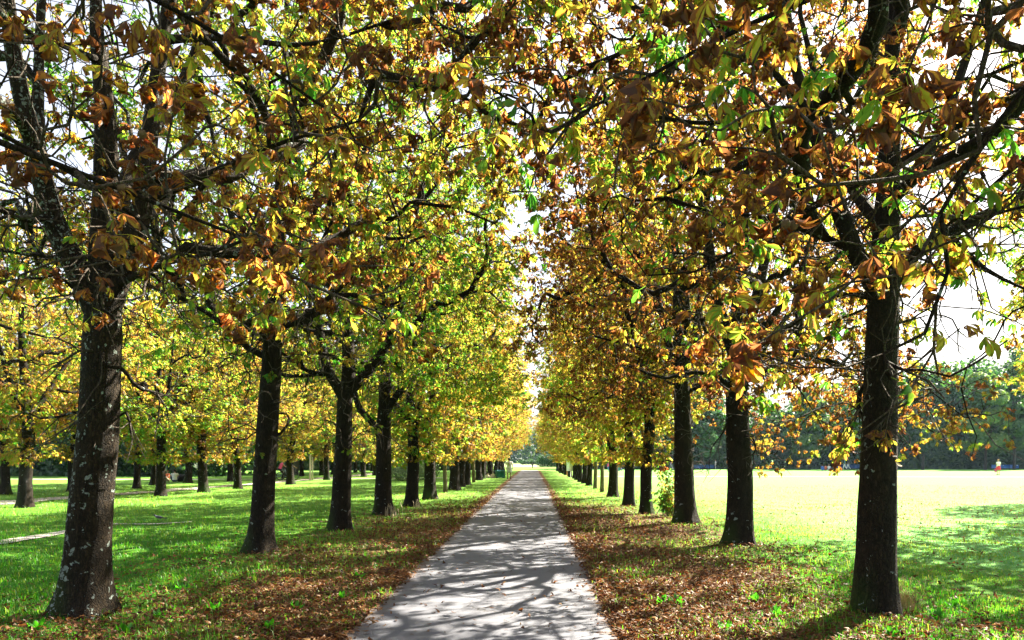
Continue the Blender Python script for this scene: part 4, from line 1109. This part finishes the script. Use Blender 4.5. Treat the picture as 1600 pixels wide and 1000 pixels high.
def person_joints(pose, H):
    s = H / 1.75
    J = dict(pelvis=(0, 0, .93), waist=(0, 0, 1.08), chest=(0, -.01, 1.28), neck=(0, -.005, 1.47), chin=(0, .01, 1.535), head=(0, .02, 1.63), crown=(0, .0, 1.715))
    def lr(n, x, y, z): J['l' + n] = (-x, y, z); J['r' + n] = (x, y, z)
    lr('sho', .185, -.01, 1.41); lr('elb', .235, -.03, 1.13); lr('wri', .225, .05, .89); lr('hip', .095, 0, .90); lr('kne', .10, .02, .50); lr('ank', .10, -.02, .08); lr('toe', .115, .15, .03)
    if pose == 'walk':
        J['lkne'] = (-.10, .17, .52); J['lank'] = (-.10, .26, .10); J['ltoe'] = (-.11, .42, .06); J['rkne'] = (.10, -.06, .49); J['rank'] = (.10, -.33, .15); J['rtoe'] = (.11, -.22, .04)
        J['lelb'] = (-.25, -.16, 1.16); J['lwri'] = (-.23, -.10, .93); J['relb'] = (.25, .10, 1.15); J['rwri'] = (.22, .24, .98)
    if pose in ('sit', 'kneel'):
        dz = -.78
        for k in list(J):
            if k[1:] in ('hip',) or k in ('pelvis', 'waist', 'chest', 'neck', 'chin', 'head', 'crown', 'lsho', 'rsho'): J[k] = (J[k][0], J[k][1] - .04 * 0, J[k][2] + dz)
        for sg, c in ((-1, 'l'), (1, 'r')):
            J[c + 'kne'] = (sg * .24, .40, .38); J[c + 'ank'] = (sg * .10, .52, .08); J[c + 'toe'] = (sg * .12, .70, .04)
            J[c + 'elb'] = (sg * .27, .10, .44); J[c + 'wri'] = (sg * .17, .34, .40)
    if pose == 'cycle':
        for k in ('pelvis', 'waist', 'chest', 'neck', 'chin', 'head', 'crown', 'lsho', 'rsho', 'lhip', 'rhip'):
            z = J[k][2]; J[k] = (J[k][0], J[k][1] + (z - .93) * .42, .98 + (z - .93) * .93)
        J['lkne'] = (-.11, .38, .78); J['lank'] = (-.11, .22, .40); J['ltoe'] = (-.11, .36, .36); J['rkne'] = (.11, .30, .60); J['rank'] = (.11, .16, .20); J['rtoe'] = (.11, .31, .17)
        J['lelb'] = (-.27, .42, 1.18); J['relb'] = (.27, .42, 1.18); J['lwri'] = (-.24, .62, 1.05); J['rwri'] = (.24, .62, 1.05)
    return {k: np.array(v) * s for k, v in J.items()}, s

RAD = dict(pelvis=.145, waist=.125, chest=.15, neck=.055, chin=.068, head=.098, crown=.06, sho=.062, elb=.042, wri=.028, hip=.092, kne=.058, ank=.038, toe=.03)
BONES = [('pelvis', 'waist'), ('waist', 'chest'), ('chest', 'neck'), ('neck', 'chin'), ('chin', 'head'), ('head', 'crown')] + [(a, b) for c in 'lr' for a, b in (('chest', c + 'sho'), (c + 'sho', c + 'elb'), (c + 'elb', c + 'wri'), ('pelvis', c + 'hip'), (c + 'hip', c + 'kne'), (c + 'kne', c + 'ank'), (c + 'ank', c + 'toe'))]
def rad_of(k): return RAD[k] if k in RAD else RAD[k[1:]]

def skinned(name, J, s, bones, mat, parent, infl=0.0, root='pelvis', over=None, trim=None, sub=1, extra=None):
    """one continuous surface over a set of bones"""
    names = []
    for a, b in bones:
        for q in (a, b):
            if q not in names: names.append(q)
    pts = {k: J[k].copy() for k in names}
    if trim:
        for k, (frm, t) in trim.items():
            if k in pts: pts[k] = J[frm] + (J[k] - J[frm]) * t
    me = bpy.data.meshes.new(name)
    V = [tuple(pts[k]) for k in names]; E = [(names.index(a), names.index(b)) for a, b in bones]
    RR = [rad_of(k) * s + infl * s for k in names]
    if over:
        for k, v in over.items():
            if k in names: RR[names.index(k)] = v * s
    for (a, p, r_) in (extra or []):            # further chains, fingers and the like: (from, [points], radius)
        prev = names.index(a)
        for p_ in p: V.append(tuple(p_)); RR.append(r_); E.append((prev, len(V) - 1)); prev = len(V) - 1
    me.from_pydata(V, E, []); me.materials.append(mat)
    o = obj(name, me, parent)
    o.modifiers.new('skin', 'SKIN'); sv = me.skin_vertices[0].data
    for k in range(len(V)):
        fx = .72 if (k < len(names) and names[k] in ('pelvis', 'waist', 'chest')) else 1
        sv[k].radius = (RR[k], RR[k] * fx); sv[k].use_root = False
    sv[names.index(root) if root in names else 0].use_root = True
    m_ = o.modifiers.new('sub', 'SUBSURF'); m_.levels = sub; m_.render_levels = sub
    # bake it so that the object is plain geometry
    dg = bpy.context.evaluated_depsgraph_get(); dg.update()
    bm = bpy.data.meshes.new_from_object(o.evaluated_get(dg)); o.modifiers.clear(); o.data = bm
    bm.polygons.foreach_set('use_smooth', np.ones(len(bm.polygons), dtype=bool))
    if not bm.materials: bm.materials.append(mat)
    return o

def fingers(J, s, c):
    """four unequal fingers and a thumb leaving the side of the palm"""
    w_ = J[c + 'wri']; d = w_ - J[c + 'elb']; d = d / np.linalg.norm(d); sg = -1 if c == 'l' else 1
    fw = np.array([0, 1.0, 0]); fw = fw - d * np.dot(fw, d); fw /= np.linalg.norm(fw); inw = np.cross(d, fw) * sg
    mb = []
    for k, (o_, ln) in enumerate(((-.028, .062), (-.010, .075), (.010, .08), (.028, .07))):
        b = w_ + d * .085 * s + fw * o_ * s
        mb.append(([w_ + d * .05 * s + fw * o_ * .9 * s, b, b + d * ln * .5 * s - inw * .008 * s, b + d * ln * s - inw * .03 * s], .0085 * s))
    b = w_ + d * .03 * s + fw * .025 * s
    mb.append(([b, b + d * .03 * s + fw * .03 * s, b + d * .065 * s + fw * .036 * s - inw * .01 * s], .0095 * s))
    return mb

def torso(mb, J, s, gx=0.0, lo=.02):
    """an elliptical trunk from the hips to the base of the neck"""
    P = [J['pelvis'] + (J['pelvis'] - J['waist']) * lo * 6, J['pelvis'], J['waist'], (J['waist'] + J['chest']) / 2, J['chest'], J['chest'] * .45 + J['neck'] * .55, J['chest'] * .1 + J['neck'] * .9]
    W = [.165, .168, .150, .165, .185, .172, .075]; D = [.115, .12, .105, .115, .12, .10, .065]
    k = 16; th = np.arange(k) * 2 * PI / k; up = J['chest'] - J['pelvis']; up = up / np.linalg.norm(up)
    ex = np.array([1.0, 0, 0]); ey = np.cross(up, ex)
    V = np.vstack([p + s * (w + gx) * np.cos(th)[:, None] * ex + s * (d + gx) * np.sin(th)[:, None] * ey for p, w, d in zip(P, W, D)])
    n = len(P); Q = [(i * k + j, i * k + (j + 1) % k, (i + 1) * k + (j + 1) % k, (i + 1) * k + j) for i in range(n - 1) for j in range(k)]
    mb.add(V, Q)

def person(loc, rz, pose, H, label, top, bottom, hair='hair_dark', skin='skin', shorts=True, skirt=False, sleeves=.55, long_hair=False, group=None, bag=None, z=0.0):
    e = empty('person', (loc[0], loc[1], z), rz); tag(e, label, 'person', group)
    J, s = person_joints(pose, H)
    body = skinned('body', J, s, BONES, M[skin], e, -.006)
    # trunk and hands join the body mesh
    mb = MB(); torso(mb, J, s, -.008)
    for c in 'lr':
        w_ = J[c + 'wri']; d = w_ - J[c + 'elb']; d /= np.linalg.norm(d)
        mb.tube([w_ - d * .01 * s, w_ + d * .04 * s, w_ + d * .095 * s], [.026 * s, .036 * s, .03 * s], 8)
        for p, r_ in fingers(J, s, c): mb.tube(p, [r_, r_, r_ * .9, r_ * .7][:len(p)], 6)
    hd, cr = J['head'], J['crown']
    f_ = np.array([0, 1.0, 0])
    mb.tube([hd + f_ * .085 * s + np.array([0, 0, .02 * s]), hd + f_ * .118 * s + np.array([0, 0, -.02 * s])], [.010 * s, .015 * s], 6)    # nose
    for sg in (-1, 1): mb.tube([hd + np.array([sg * .088 * s, 0, .02 * s]), hd + np.array([sg * .105 * s, -.01 * s, 0]), hd + np.array([sg * .09 * s, 0, -.03 * s])], [.012 * s, .016 * s, .008 * s], 6)
    hm = mb.mesh('hands', M[skin])
    import bmesh
    b = bmesh.new(); b.from_mesh(body.data); b.from_mesh(hm)
    b.to_mesh(body.data); b.free(); bpy.data.meshes.remove(hm)
    body.data.polygons.foreach_set('use_smooth', np.ones(len(body.data.polygons), dtype=bool))
    mb = MB(); torso(mb, J, s, .014)
    for c in 'lr':
        sh, el, wr = J[c + 'sho'], J[c + 'elb'], J[c + 'wri']; inn = sh * .6 + J['chest'] * .25 + J['neck'] * .15
        if sleeves > .9: sk = sh * .9 + inn * .1 + np.array([0, 0, -.02 * s]); mb.tube([inn, inn * .4 + sk * .6, sk + (el - sk) * .12, (sk + el) / 2, el, el * .4 + wr * .6, wr], [.04 * s, .062 * s, .072 * s, .066 * s, .06 * s, .052 * s, .045 * s], 10)
        else: sk = sh * .9 + inn * .1 + np.array([0, 0, -.02 * s]); mb.tube([inn, inn * .4 + sk * .6, sk + (el - sk) * .12, sk + (el - sk) * sleeves * .6, sk + (el - sk) * sleeves], [.04 * s, .062 * s, .07 * s, .067 * s, .068 * s], 10)
    mb.build('shirt', M[top], e)
    if skirt:
        mb = MB(); z0, z1 = J['pelvis'][2] + .08 * s, J['lkne'][2] + .06 * s; pts = [(0, 0, z0), (0, 0, z0 - .12 * s), (0, 0, (z0 + z1) / 2), (0, 0, z1)]
        mb.tube(pts, [.15 * s, .19 * s, .22 * s, .25 * s], 16, False); mb.build('skirt', M[bottom], e)
    else:
        mb = MB()
        p0 = J['pelvis'] * .75 + J['waist'] * .25; k = 16; th = np.arange(k) * 2 * PI / k; rows = []
        hp = (J['lhip'] + J['rhip']) / 2; dn_ = hp - J['waist']; dn_ = dn_ / np.linalg.norm(dn_)
        for p_, w_, d_ in ((p0, .172, .122), (J['pelvis'], .185, .135), (hp + dn_ * .05 * s, .182, .14), (hp + dn_ * .11 * s, .11, .09)):
            ey = np.cross(-dn_, np.array([1.0, 0, 0])); rows.append(p_ + s * w_ * np.cos(th)[:, None] * np.array([1.0, 0, 0]) + s * d_ * np.sin(th)[:, None] * ey)
        mb.add(np.vstack(rows), [(i * k + j, i * k + (j + 1) % k, (i + 1) * k + (j + 1) % k, (i + 1) * k + j) for i in range(3) for j in range(k)])
        for c in 'lr':
            h_, kn, an = J[c + 'hip'], J[c + 'kne'], J[c + 'ank']
            if shorts: mb.tube([h_, h_ * .5 + kn * .5, h_ * .05 + kn * .95], [.10 * s, .098 * s, .098 * s], 12)
            else: mb.tube([h_, h_ * .5 + kn * .5, kn, kn * .5 + an * .5, an], [.10 * s, .088 * s, .072 * s, .066 * s, .058 * s], 12)
        mb.build('shorts' if shorts else 'trousers', M[bottom], e)
    # hair cap
    mb = MB(); th = np.linspace(0, 2 * PI, 13)[:-1]; rows = []
    for q, (zz, rr) in enumerate(((-.085, .090), (0, .108), (.05, .103), (.095, .07), (.115, .02))):
        for a in th:
            back = -math.sin(a); lift = .10 * (1 - back) * .5 if q == 0 else 0
            rows.append((hd[0] + math.cos(a) * rr * s * .92, hd[1] - .012 * s + math.sin(a) * rr * s, hd[2] + (zz + lift + .0) * s))
    Q = [(q * 12 + k, q * 12 + (k + 1) % 12, q * 12 + 12 + (k + 1) % 12, q * 12 + 12 + k) for q in range(4) for k in range(12)]
    mb.add(rows, Q)
    if long_hair: mb.tube([hd + np.array([0, -.08, .02]) * s, hd + np.array([0, -.12, -.12]) * s, hd + np.array([0, -.10, -.26]) * s], [.05 * s, .055 * s, .02 * s], 8)
    mb.build('hair', M[hair], e)
    if pose in ('stand', 'walk', 'cycle'):
        for c in 'lr':
            a, t_ = J[c + 'ank'], J[c + 'toe']; mb = MB()
            mb.tube([a + np.array([0, -.05, -.03]) * s, a + np.array([0, .02, -.035]) * s, t_ + np.array([0, 0, .0]), t_ + np.array([0, .07, -.0]) * s], [.036 * s, .045 * s, .038 * s, .02 * s], 8); mb.build('shoe', M['shoe'], e)
    return e, J, s

def backpack(at_, rz, label, mat, s=1.0, z=0):
    e = empty('backpack', at_, rz); tag(e, label, 'backpack')
    mb = MB(); mb.box((0, -.09 * s, 0), (.30 * s, .17 * s, .44 * s), 0, .04 * s); mb.build('bag', M[mat], e)
    mb = MB(); mb.box((0, -.20 * s, -.07 * s), (.22 * s, .06 * s, .2 * s), 0, .02 * s); mb.build('pocket', M[mat], e)
    for sg in (-1, 1):
        mb = MB(); mb.tube([(sg * .10 * s, -.01 * s, .18 * s), (sg * .12 * s, .10 * s, .22 * s), (sg * .12 * s, .22 * s, .08 * s), (sg * .11 * s, .14 * s, -.16 * s), (sg * .11 * s, -.01 * s, -.18 * s)], .016 * s, 6); mb.build('strap', M[mat], e)
    return e

x_, y_ = gp(795.5, 748); e_, J_, s_ = person((x_, y_), R(-8), 'stand', 1.80, 'person in white shirt and pale shorts standing by the green bin, seen from behind', 'white_cloth', 'grey_white_cloth', 'hair_dark', 'skin_dark')
e_.scale = (1.22, 1.1, 1.0)
backpack((x_, y_ - .12, 1.26), R(-8), 'khaki backpack on the person in white beside the bin', 'khaki_cloth', .62)
x_, y_ = gp(1560, 742); person((x_, y_), R(5), 'stand', 1.70, 'person in white top and red skirt crossing the open lawn, seen from behind', 'white_cloth', 'red_cloth', 'hair_fair', 'skin', skirt=True)
def tote(x, y, z, mat, label):
    e = empty('carrier_bag', (x, y, z)); tag(e, label, 'bag')
    mb = MB(); mb.box((0, 0, 0), (.26, .12, .34), .2, .03); mb.build('bag', M[mat], e)
    mb = MB(); mb.tube([(-.08, 0, .17), (-.05, 0, .30), (.05, 0, .30), (.08, 0, .17)], .008, 5); mb.build('handle', M[mat], e)
tote(x_ - .27, y_ + .05, .46, 'pink_cloth', 'pink bag hanging from the hand of the person in the red skirt')
x_, y_ = gp(832, 732); person((x_, y_), R(170), 'walk', 1.15, 'small dark clothed figure walking beyond the end of the path', 'black_cloth', 'black_cloth', 'hair_dark', 'skin_dark', shorts=False)
x_, y_ = gp(951, 737); person((x_, y_), R(20), 'stand', 1.32, 'child in crimson jacket and blue trousers seen between two open lawn trunks', 'pink_cloth', 'blue_cloth', 'hair_brown', shorts=False, sleeves=1)
x_, y_ = gp(967, 736); person((x_, y_), R(-60), 'sit', 1.6, 'person in blue sitting on the open lawn close to the child in crimson', 'teal_cloth', 'blue_cloth', 'hair_fair', shorts=False, sleeves=1)
x_, y_ = gp(1049, 733.3); person((x_, y_), R(60), 'walk', 1.7, 'person in lilac top walking along the wood edge behind the sucker shoots', 'lilac_cloth', 'white_cloth', 'hair_brown', shorts=False)
x_, y_ = gp(1095, 733.6); person((x_, y_), R(-70), 'walk', 1.75, 'person in navy top and white trousers passing a dark blue panel', 'navy_cloth', 'white_cloth', 'hair_dark', shorts=False)
x_, y_ = gp(1118, 733.4); person((x_, y_), R(90), 'stand', 1.6, 'person all in white standing at the end of a dark blue panel', 'white_cloth', 'white_cloth', 'hair_fair', shorts=False)
PG = 'picnickers sitting on the open lawn by the wood'
for px_, top, bot, lb in ((1285, 'blue_cloth', 'blue_cloth', 'picnicker in pale blue reclining low at the wood edge'), (1290, 'orange_cloth', 'navy_cloth', 'picnicker in orange sitting at the wood edge'), (1295, 'white_cloth', 'lilac_cloth', 'picnicker in white sitting at the wood edge')):
    x_, y_ = gp(px_, 735); person((x_, y_), R(120 + px_), 'sit', 1.65, lb, top, bot, 'hair_fair' if px_ == 1295 else 'hair_brown', group=PG)
x_, y_ = gp(1299, 735)
def duffel(x, y, mat, label, L_=.5, r=.16):
    e = empty('bag', (x, y, 0)); tag(e, label, 'bag')
    mb = MB(); mb.tube([(-L_ / 2, 0, r), (-L_ / 2 + .05, 0, r), (0, 0, r * 1.05), (L_ / 2 - .05, 0, r), (L_ / 2, 0, r)], [r * .7, r, r * 1.05, r, r * .7], 12); mb.build('body', M[mat], e)
    mb = MB(); mb.tube([(-.1, 0, r * 1.95), (-.07, 0, r * 2.4), (.07, 0, r * 2.4), (.1, 0, r * 1.95)], .012, 6); mb.build('handle', M[mat], e)
duffel(x_, y_, 'black_cloth', 'black bag lying beside the picnickers at the wood edge')
x_, y_ = gp(1320, 734); person((x_, y_), R(60), 'walk', 1.72, 'walker in pale blue shirt and white trousers ahead at the wood edge', 'teal_cloth', 'white_cloth', shorts=False)
x_, y_ = gp(1325.5, 734); person((x_, y_), R(60), 'walk', 1.78, 'taller walker in navy shirt and white trousers following along the wood edge', 'navy_cloth', 'white_cloth', 'hair_fair', shorts=False)
# picnic under the second avenue
x_, y_ = gp(273, 753); person((x_, y_), R(30), 'sit', 1.72, 'person in white shirt sitting on the grass under the second avenue', 'white_cloth', 'navy_cloth')
x_, y_ = gp(262, 752.5); person((x_, y_), R(150), 'sit', 1.6, 'person with orange top half hidden behind a trunk, sitting on the grass', 'orange_cloth', 'khaki_cloth', 'hair_brown')
x_, y_ = gp(283, 752.5); duffel(x_, y_, 'black_cloth', 'black bag on the grass beside the sitting person in white', .6, .26)

M['metal_dark'] = simple_mat('dark_metal', (.05, .05, .055), .4, .1, 8, .8)
M['rubber'] = simple_mat('rubber', (.02, .02, .02), .8)
M['frame_blue'] = simple_mat('frame_paint', (.25, .35, .45), .35)
def bicycle(loc, rz, label):
    e = empty('bicycle', (loc[0], loc[1], 0), rz); tag(e, label, 'bicycle')
    def ring(c, r, t, k=24):
        a = np.linspace(0, 2 * PI, k + 1); return np.stack([np.full(k + 1, c[0]), c[1] + np.cos(a) * r, c[2] + np.sin(a) * r], 1), t
    for y in (-.52, .52):
        mb = MB(); p, t = ring((0, y, .34), .32, .018); mb.tube(p, t, 6, False); w_ = mb.build('wheel', M['rubber'], e)
        mb = MB()
        for k in range(10):
            a = k * PI / 5; mb.tube([(0, y, .34), (0, y + math.cos(a) * .31, .34 + math.sin(a) * .31)], .003, 3, False)
        p, t = ring((0, y, .34), .295, .01); mb.tube(p, t, 5, False); mb.build('rim', M['metal_dark'], w_)
    mb = MB()
    for a, b in (((0, -.15, .86), (0, -.02, .30)), ((0, -.02, .30), (0, .40, .80)), ((0, -.12, .78), (0, .38, .84)), ((0, -.52, .34), (0, -.02, .30)), ((0, -.52, .34), (0, -.12, .78)), ((0, .38, .95), (0, .52, .34))): mb.tube([a, b], .017, 8)
    mb.build('frame', M['frame_blue'], e)
    mb = MB(); mb.tube([(-.28, .34, 1.0), (-.15, .44, 1.02), (0, .40, 1.0), (.15, .44, 1.02), (.28, .34, 1.0)], .012, 6); mb.tube([(0, .38, .95), (0, .40, 1.0)], .012, 6); mb.build('handlebar', M['metal_dark'], e)
    mb = MB(); mb.tube([(0, -.30, .91), (0, -.18, .90), (0, -.03, .90)], [.07, .07, .025], 8); mb.build('saddle', M['rubber'], e)
    mb = MB(); mb.tube([(.05, -.02, .30), (.05, .06, .17)], .01, 5); mb.tube([(-.05, -.02, .30), (-.05, -.10, .43)], .01, 5); mb.tube([(-.06, -.02, .30), (.06, -.02, .30)], .02, 6); mb.build('crank', M['metal_dark'], e)
x_, y_ = gp(437, 751); bicycle((x_, y_), R(-70), 'grey blue bicycle ridden by the person in a pink top')
person((x_ , y_), R(-70), 'cycle', 1.68, 'cyclist in pink top and black leggings riding on the side path', 'pink_cloth', 'black_cloth', 'hair_dark', shorts=False, sleeves=.3, z=-.02)
x_, y_ = gp(449, 750.5); bicycle((x_, y_), R(-75), 'second bicycle, half hidden by a trunk, ridden by the person in navy')
person((x_, y_), R(-75), 'cycle', 1.75, 'cyclist in dark navy shirt half hidden behind a slim trunk', 'navy_cloth', 'navy_cloth', 'hair_dark', z=-.02)

# ------------------------------------------------------------------ street furniture and small things
M['bin_green'] = simple_mat('bin_green', (.016, .17, .10), .45, .15, 5)
M['bin_lid'] = simple_mat('bin_lid', (.05, .26, .33), .4, .1)  # bluish light on the bin's top is put into the lid colour
x_, y_ = gp(781.5, 747)
e = empty('grit_bin', (x_, y_, 0), R(18)); tag(e, 'green box shaped bin on the grass beside the person in white', 'bin')
mb = MB(); mb.box((0, 0, .33), (.78, .6, .58), 0, .03)
for q in (-.26, 0, .26): mb.box((q, -.31, .33), (.05, .03, .44), 0, .008)
mb.build('body', M['bin_green'], e)
mb = MB(); mb.box((0, 0, .655), (.84, .66, .07), 0, .02); mb.box((0, .02, .705), (.7, .5, .035), 0, .012); mb.build('lid', M['bin_lid'], e)
mb = MB(); mb.tube([(-.12, -.34, .60), (-.12, -.38, .60), (.12, -.38, .60), (.12, -.34, .60)], .012, 6); mb.build('handle', M['metal_dark'], e)
for q in (-.3, .3):
    mb = MB(); mb.box((q, 0, .02), (.1, .5, .044), 0, .008); mb.build('skid', M['metal_dark'], e)
M['bag_pale'] = simple_mat('pale_sack', (.62, .55, .47), .9, .2, 5)
for px_, lb, h_ in ((762, 'pale crumpled sack leaning by the trunk beyond the bin', .34), (770, 'smaller whitish sack lying against the green bin', .42)):
    x_, y_ = gp(px_, 747); r_ = np.random.default_rng(px_)
    mb = MB(); ln = [(0, 0, 0.0), (.01, 0, h_ * .3), (.0, 0, h_ * .7), (.03, 0, h_ * .9), (.05, 0, h_ * 1.12)]
    V, Q = tube_geo(ln, [.17, .21, .17, .06, .09], 12); V = V + r_.normal(0, .016, V.shape); V[:, 2] = np.maximum(V[:, 2], 0)
    mb.add(V, Q); o = mb.build('sack', M['bag_pale']); o.location = (x_, y_, 0); tag(o, lb, 'sack')

# notice board
def board_mat():
    m, nt, out = new_mat('notice_print')
    tc = N(nt, 'ShaderNodeTexCoord'); mp = N(nt, 'ShaderNodeMapping'); L(nt, tc.outputs['Object'], mp.inputs[0])
    s = N(nt, 'ShaderNodeSeparateXYZ'); L(nt, tc.outputs['Object'], s.inputs[0])
    nz = noise(nt, 11, 3, .6, tc.outputs['Object'])
    pic = math_n(nt, 'MULTIPLY', smooth_n(nt, s.outputs[2], .02, .06), math_n(nt, 'SUBTRACT', 1.0, smooth_n(nt, s.outputs[2], .38, .42)))
    c = mixc(nt, math_n(nt, 'MULTIPLY', pic, smooth_n(nt, nz, .5, .62)), (.80, .80, .82), (.32, .28, .55))
    c = mixc(nt, math_n(nt, 'MULTIPLY', pic, smooth_n(nt, noise(nt, 7, 2, .5, mp.outputs[0]), .6, .7)), c, (.55, .36, .22))
    b = N(nt, 'ShaderNodeBsdfPrincipled'); b.inputs['Roughness'].default_value = .5; L(nt, c, b.inputs['Base Color']); L(nt, b.outputs[0], out.inputs[0])
    return m
M['notice'] = board_mat()
M['post_wood'] = simple_mat('post_wood', (.42, .22, .08), .8)
M['white_paint'] = simple_mat('white_paint', (.78, .78, .78), .5)
x_, y_ = (890 - 832) / 1200 * 68.5, 68.5
e = empty('notice_board', (x_, y_, 0), R(-4)); tag(e, 'white notice board on two posts in the grass before the open lawn trunks', 'sign')
o = MB().box((0, 0, 0), (.56, .035, 1.08), 0, .006).build('board', M['notice'], e, False); o.location = (0, 0, 1.17)
mb = MB(); mb.box((-.22, .045, .55), (.06, .05, 1.14), 0, .005); mb.build('post', M['post_wood'], e, False)
mb = MB(); mb.box((.10, .045, .55), (.05, .05, 1.14), 0, .005); mb.build('post', M['white_paint'], e, False)

# pale stakes on the shaded lawn
M['stake'] = simple_mat('pale_stake', (.66, .56, .50), .85, .12, 3)
x_, y_ = gp(486, 750)
e = empty('marker_post', (x_, y_, 0)); tag(e, 'pair of tall pale wooden stakes standing before the cross path', 'post')
mb = MB(); mb.tube([(-.07, 0, -.05), (-.07, 0, 1.0), (-.05, 0, 2.1), (-.05, 0, 2.12)], [.075, .07, .065, .03], 10); mb.build('stake', M['stake'], e)
mb = MB(); mb.tube([(.12, .02, -.05), (.12, .02, 1.0), (.11, .02, 1.85), (.11, .02, 1.87)], [.05, .05, .045, .02], 10); mb.build('stake', M['stake'], e)
mb = MB(); mb.box((.03, .0, 1.55), (.30, .03, .07), 0, .004); mb.build('crossbar', M['stake'], e, False)

# long low blue panels at the wood edge
M['panel_blue'] = simple_mat('panel_blue', (.03, .17, .55), .5, .08, 1.5)
M['panel_deep'] = simple_mat('panel_deep', (.02, .09, .32), .55, .08, 1.5)
M['panel_white'] = simple_mat('panel_mark', (.75, .8, .85), .5)
def blue_panel(pxa, pxb, ybase, hgt, label, mat, marks=()):
    Yd = 126.5; xa = (pxa - 832) / 1200 * Yd; xb = (pxb - 832) / 1200 * Yd; wd = xb - xa
    e = empty('barrier', ((xa + xb) / 2, Yd, 0)); tag(e, label, 'barrier', 'blue panels along the wood edge')
    n = max(2, int(round(wd / 1.6)))
    for k in range(n):
        c = -wd / 2 + (k + .5) * wd / n
        mb = MB(); mb.box((c, 0, .22 + hgt / 2), (wd / n - .02, .05, hgt), 0, .012); mb.build('panel', M[mat], e, False)
    for k in range(n + 1):
        c = -wd / 2 + k * wd / n
        mb = MB(); mb.box((c, .06, (.26 + hgt) / 2 - .02), (.07, .06, .26 + hgt), 0, .006); mb.build('post', M['metal_dark'], e, False)
    for (mx_, mz, mw, mh) in marks:
        mb = MB(); mb.box((mx_ * wd, -.035, .22 + mz * hgt), (mw, .012, mh)); mb.build('mark', M['panel_white'], e, False)
blue_panel(1549, 1592, 732, .58, 'bright blue long low panel behind the person in the red skirt', 'panel_blue', ((-.07, .84, .14, .10), (.43, .84, .22, .10)))
blue_panel(1302, 1345, 733, .62, 'dark blue long low panel behind the two walkers', 'panel_deep')
blue_panel(1084, 1116, 733, .60, 'dark blue long low panel behind the person in navy', 'panel_deep')

# hooded crow on the worn track
M['crow_grey'] = simple_mat('crow_grey', (.28, .29, .31), .7)
M['crow_black'] = simple_mat('crow_black', (.015, .016, .02), .45)
def crow():
    x, y = gp(247, 814); e = empty('crow', (x, y, .0), R(92)); tag(e, 'grey and black crow walking on the grass by the worn track', 'bird'); e.scale = (.55,) * 3
    J = {'tail': (0, -.30, .13), 'rump': (0, -.14, .17), 'belly': (0, -.03, .18), 'breast': (0, .08, .21), 'neck': (0, .14, .265), 'head': (0, .18, .30), 'beak': (0, .225, .295), 'beaktip': (0, .28, .283)}
    rr = {'tail': .02, 'rump': .05, 'belly': .078, 'breast': .07, 'neck': .045, 'head': .042, 'beak': .02, 'beaktip': .006}
    ks = list(J); me = bpy.data.meshes.new('body'); me.from_pydata([J[k] for k in ks], [(i, i + 1) for i in range(len(ks) - 1)], []); me.materials.append(M['crow_grey'])
    o = obj('body', me, e); o.modifiers.new('skin', 'SKIN'); sv = me.skin_vertices[0].data
    for i, k in enumerate(ks): sv[i].radius = (rr[k], rr[k]); sv[i].use_root = (i == 2)
    o.modifiers.new('sub', 'SUBSURF').render_levels = 2
    dg = bpy.context.evaluated_depsgraph_get(); dg.update(); bm = bpy.data.meshes.new_from_object(o.evaluated_get(dg)); o.modifiers.clear(); o.data = bm
    bm.polygons.foreach_set('use_smooth', np.ones(len(bm.polygons), dtype=bool))
    bm.materials.append(M['crow_black'])
    for p in bm.polygons:
        c = p.center
        if c[1] > .125 or c[1] < -.2: p.material_index = 1
    for sg in (-1, 1):
        mb = MB(); mb.tube([(sg * .055, .07, .22), (sg * .075, -.04, .205), (sg * .06, -.18, .17), (sg * .025, -.30, .14)], [.02, .045, .035, .008], 8); mb.build('wing', M['crow_black'], e)
        mb = MB(); mb.tube([(sg * .03, .0, .13), (sg * .032, .015, .07), (sg * .032, .0, .012)], .009, 6)
        for a in (-.5, 0, .5): mb.tube([(sg * .032, 0, .01), (sg * .032 + math.sin(a) * .05, math.cos(a) * .05, .005)], [.006, .003], 4)
        mb.tube([(sg * .032, 0, .01), (sg * .032, -.035, .005)], [.006, .003], 4); mb.build('leg', M['crow_black'], e)
    mb = MB()
    for a in (-.12, 0, .12): mb.tube([(a * .15, -.22, .155), (a * .5, -.42, .115)], [.018, .014], 5)
    mb.build('tail', M['crow_black'], e)
crow()
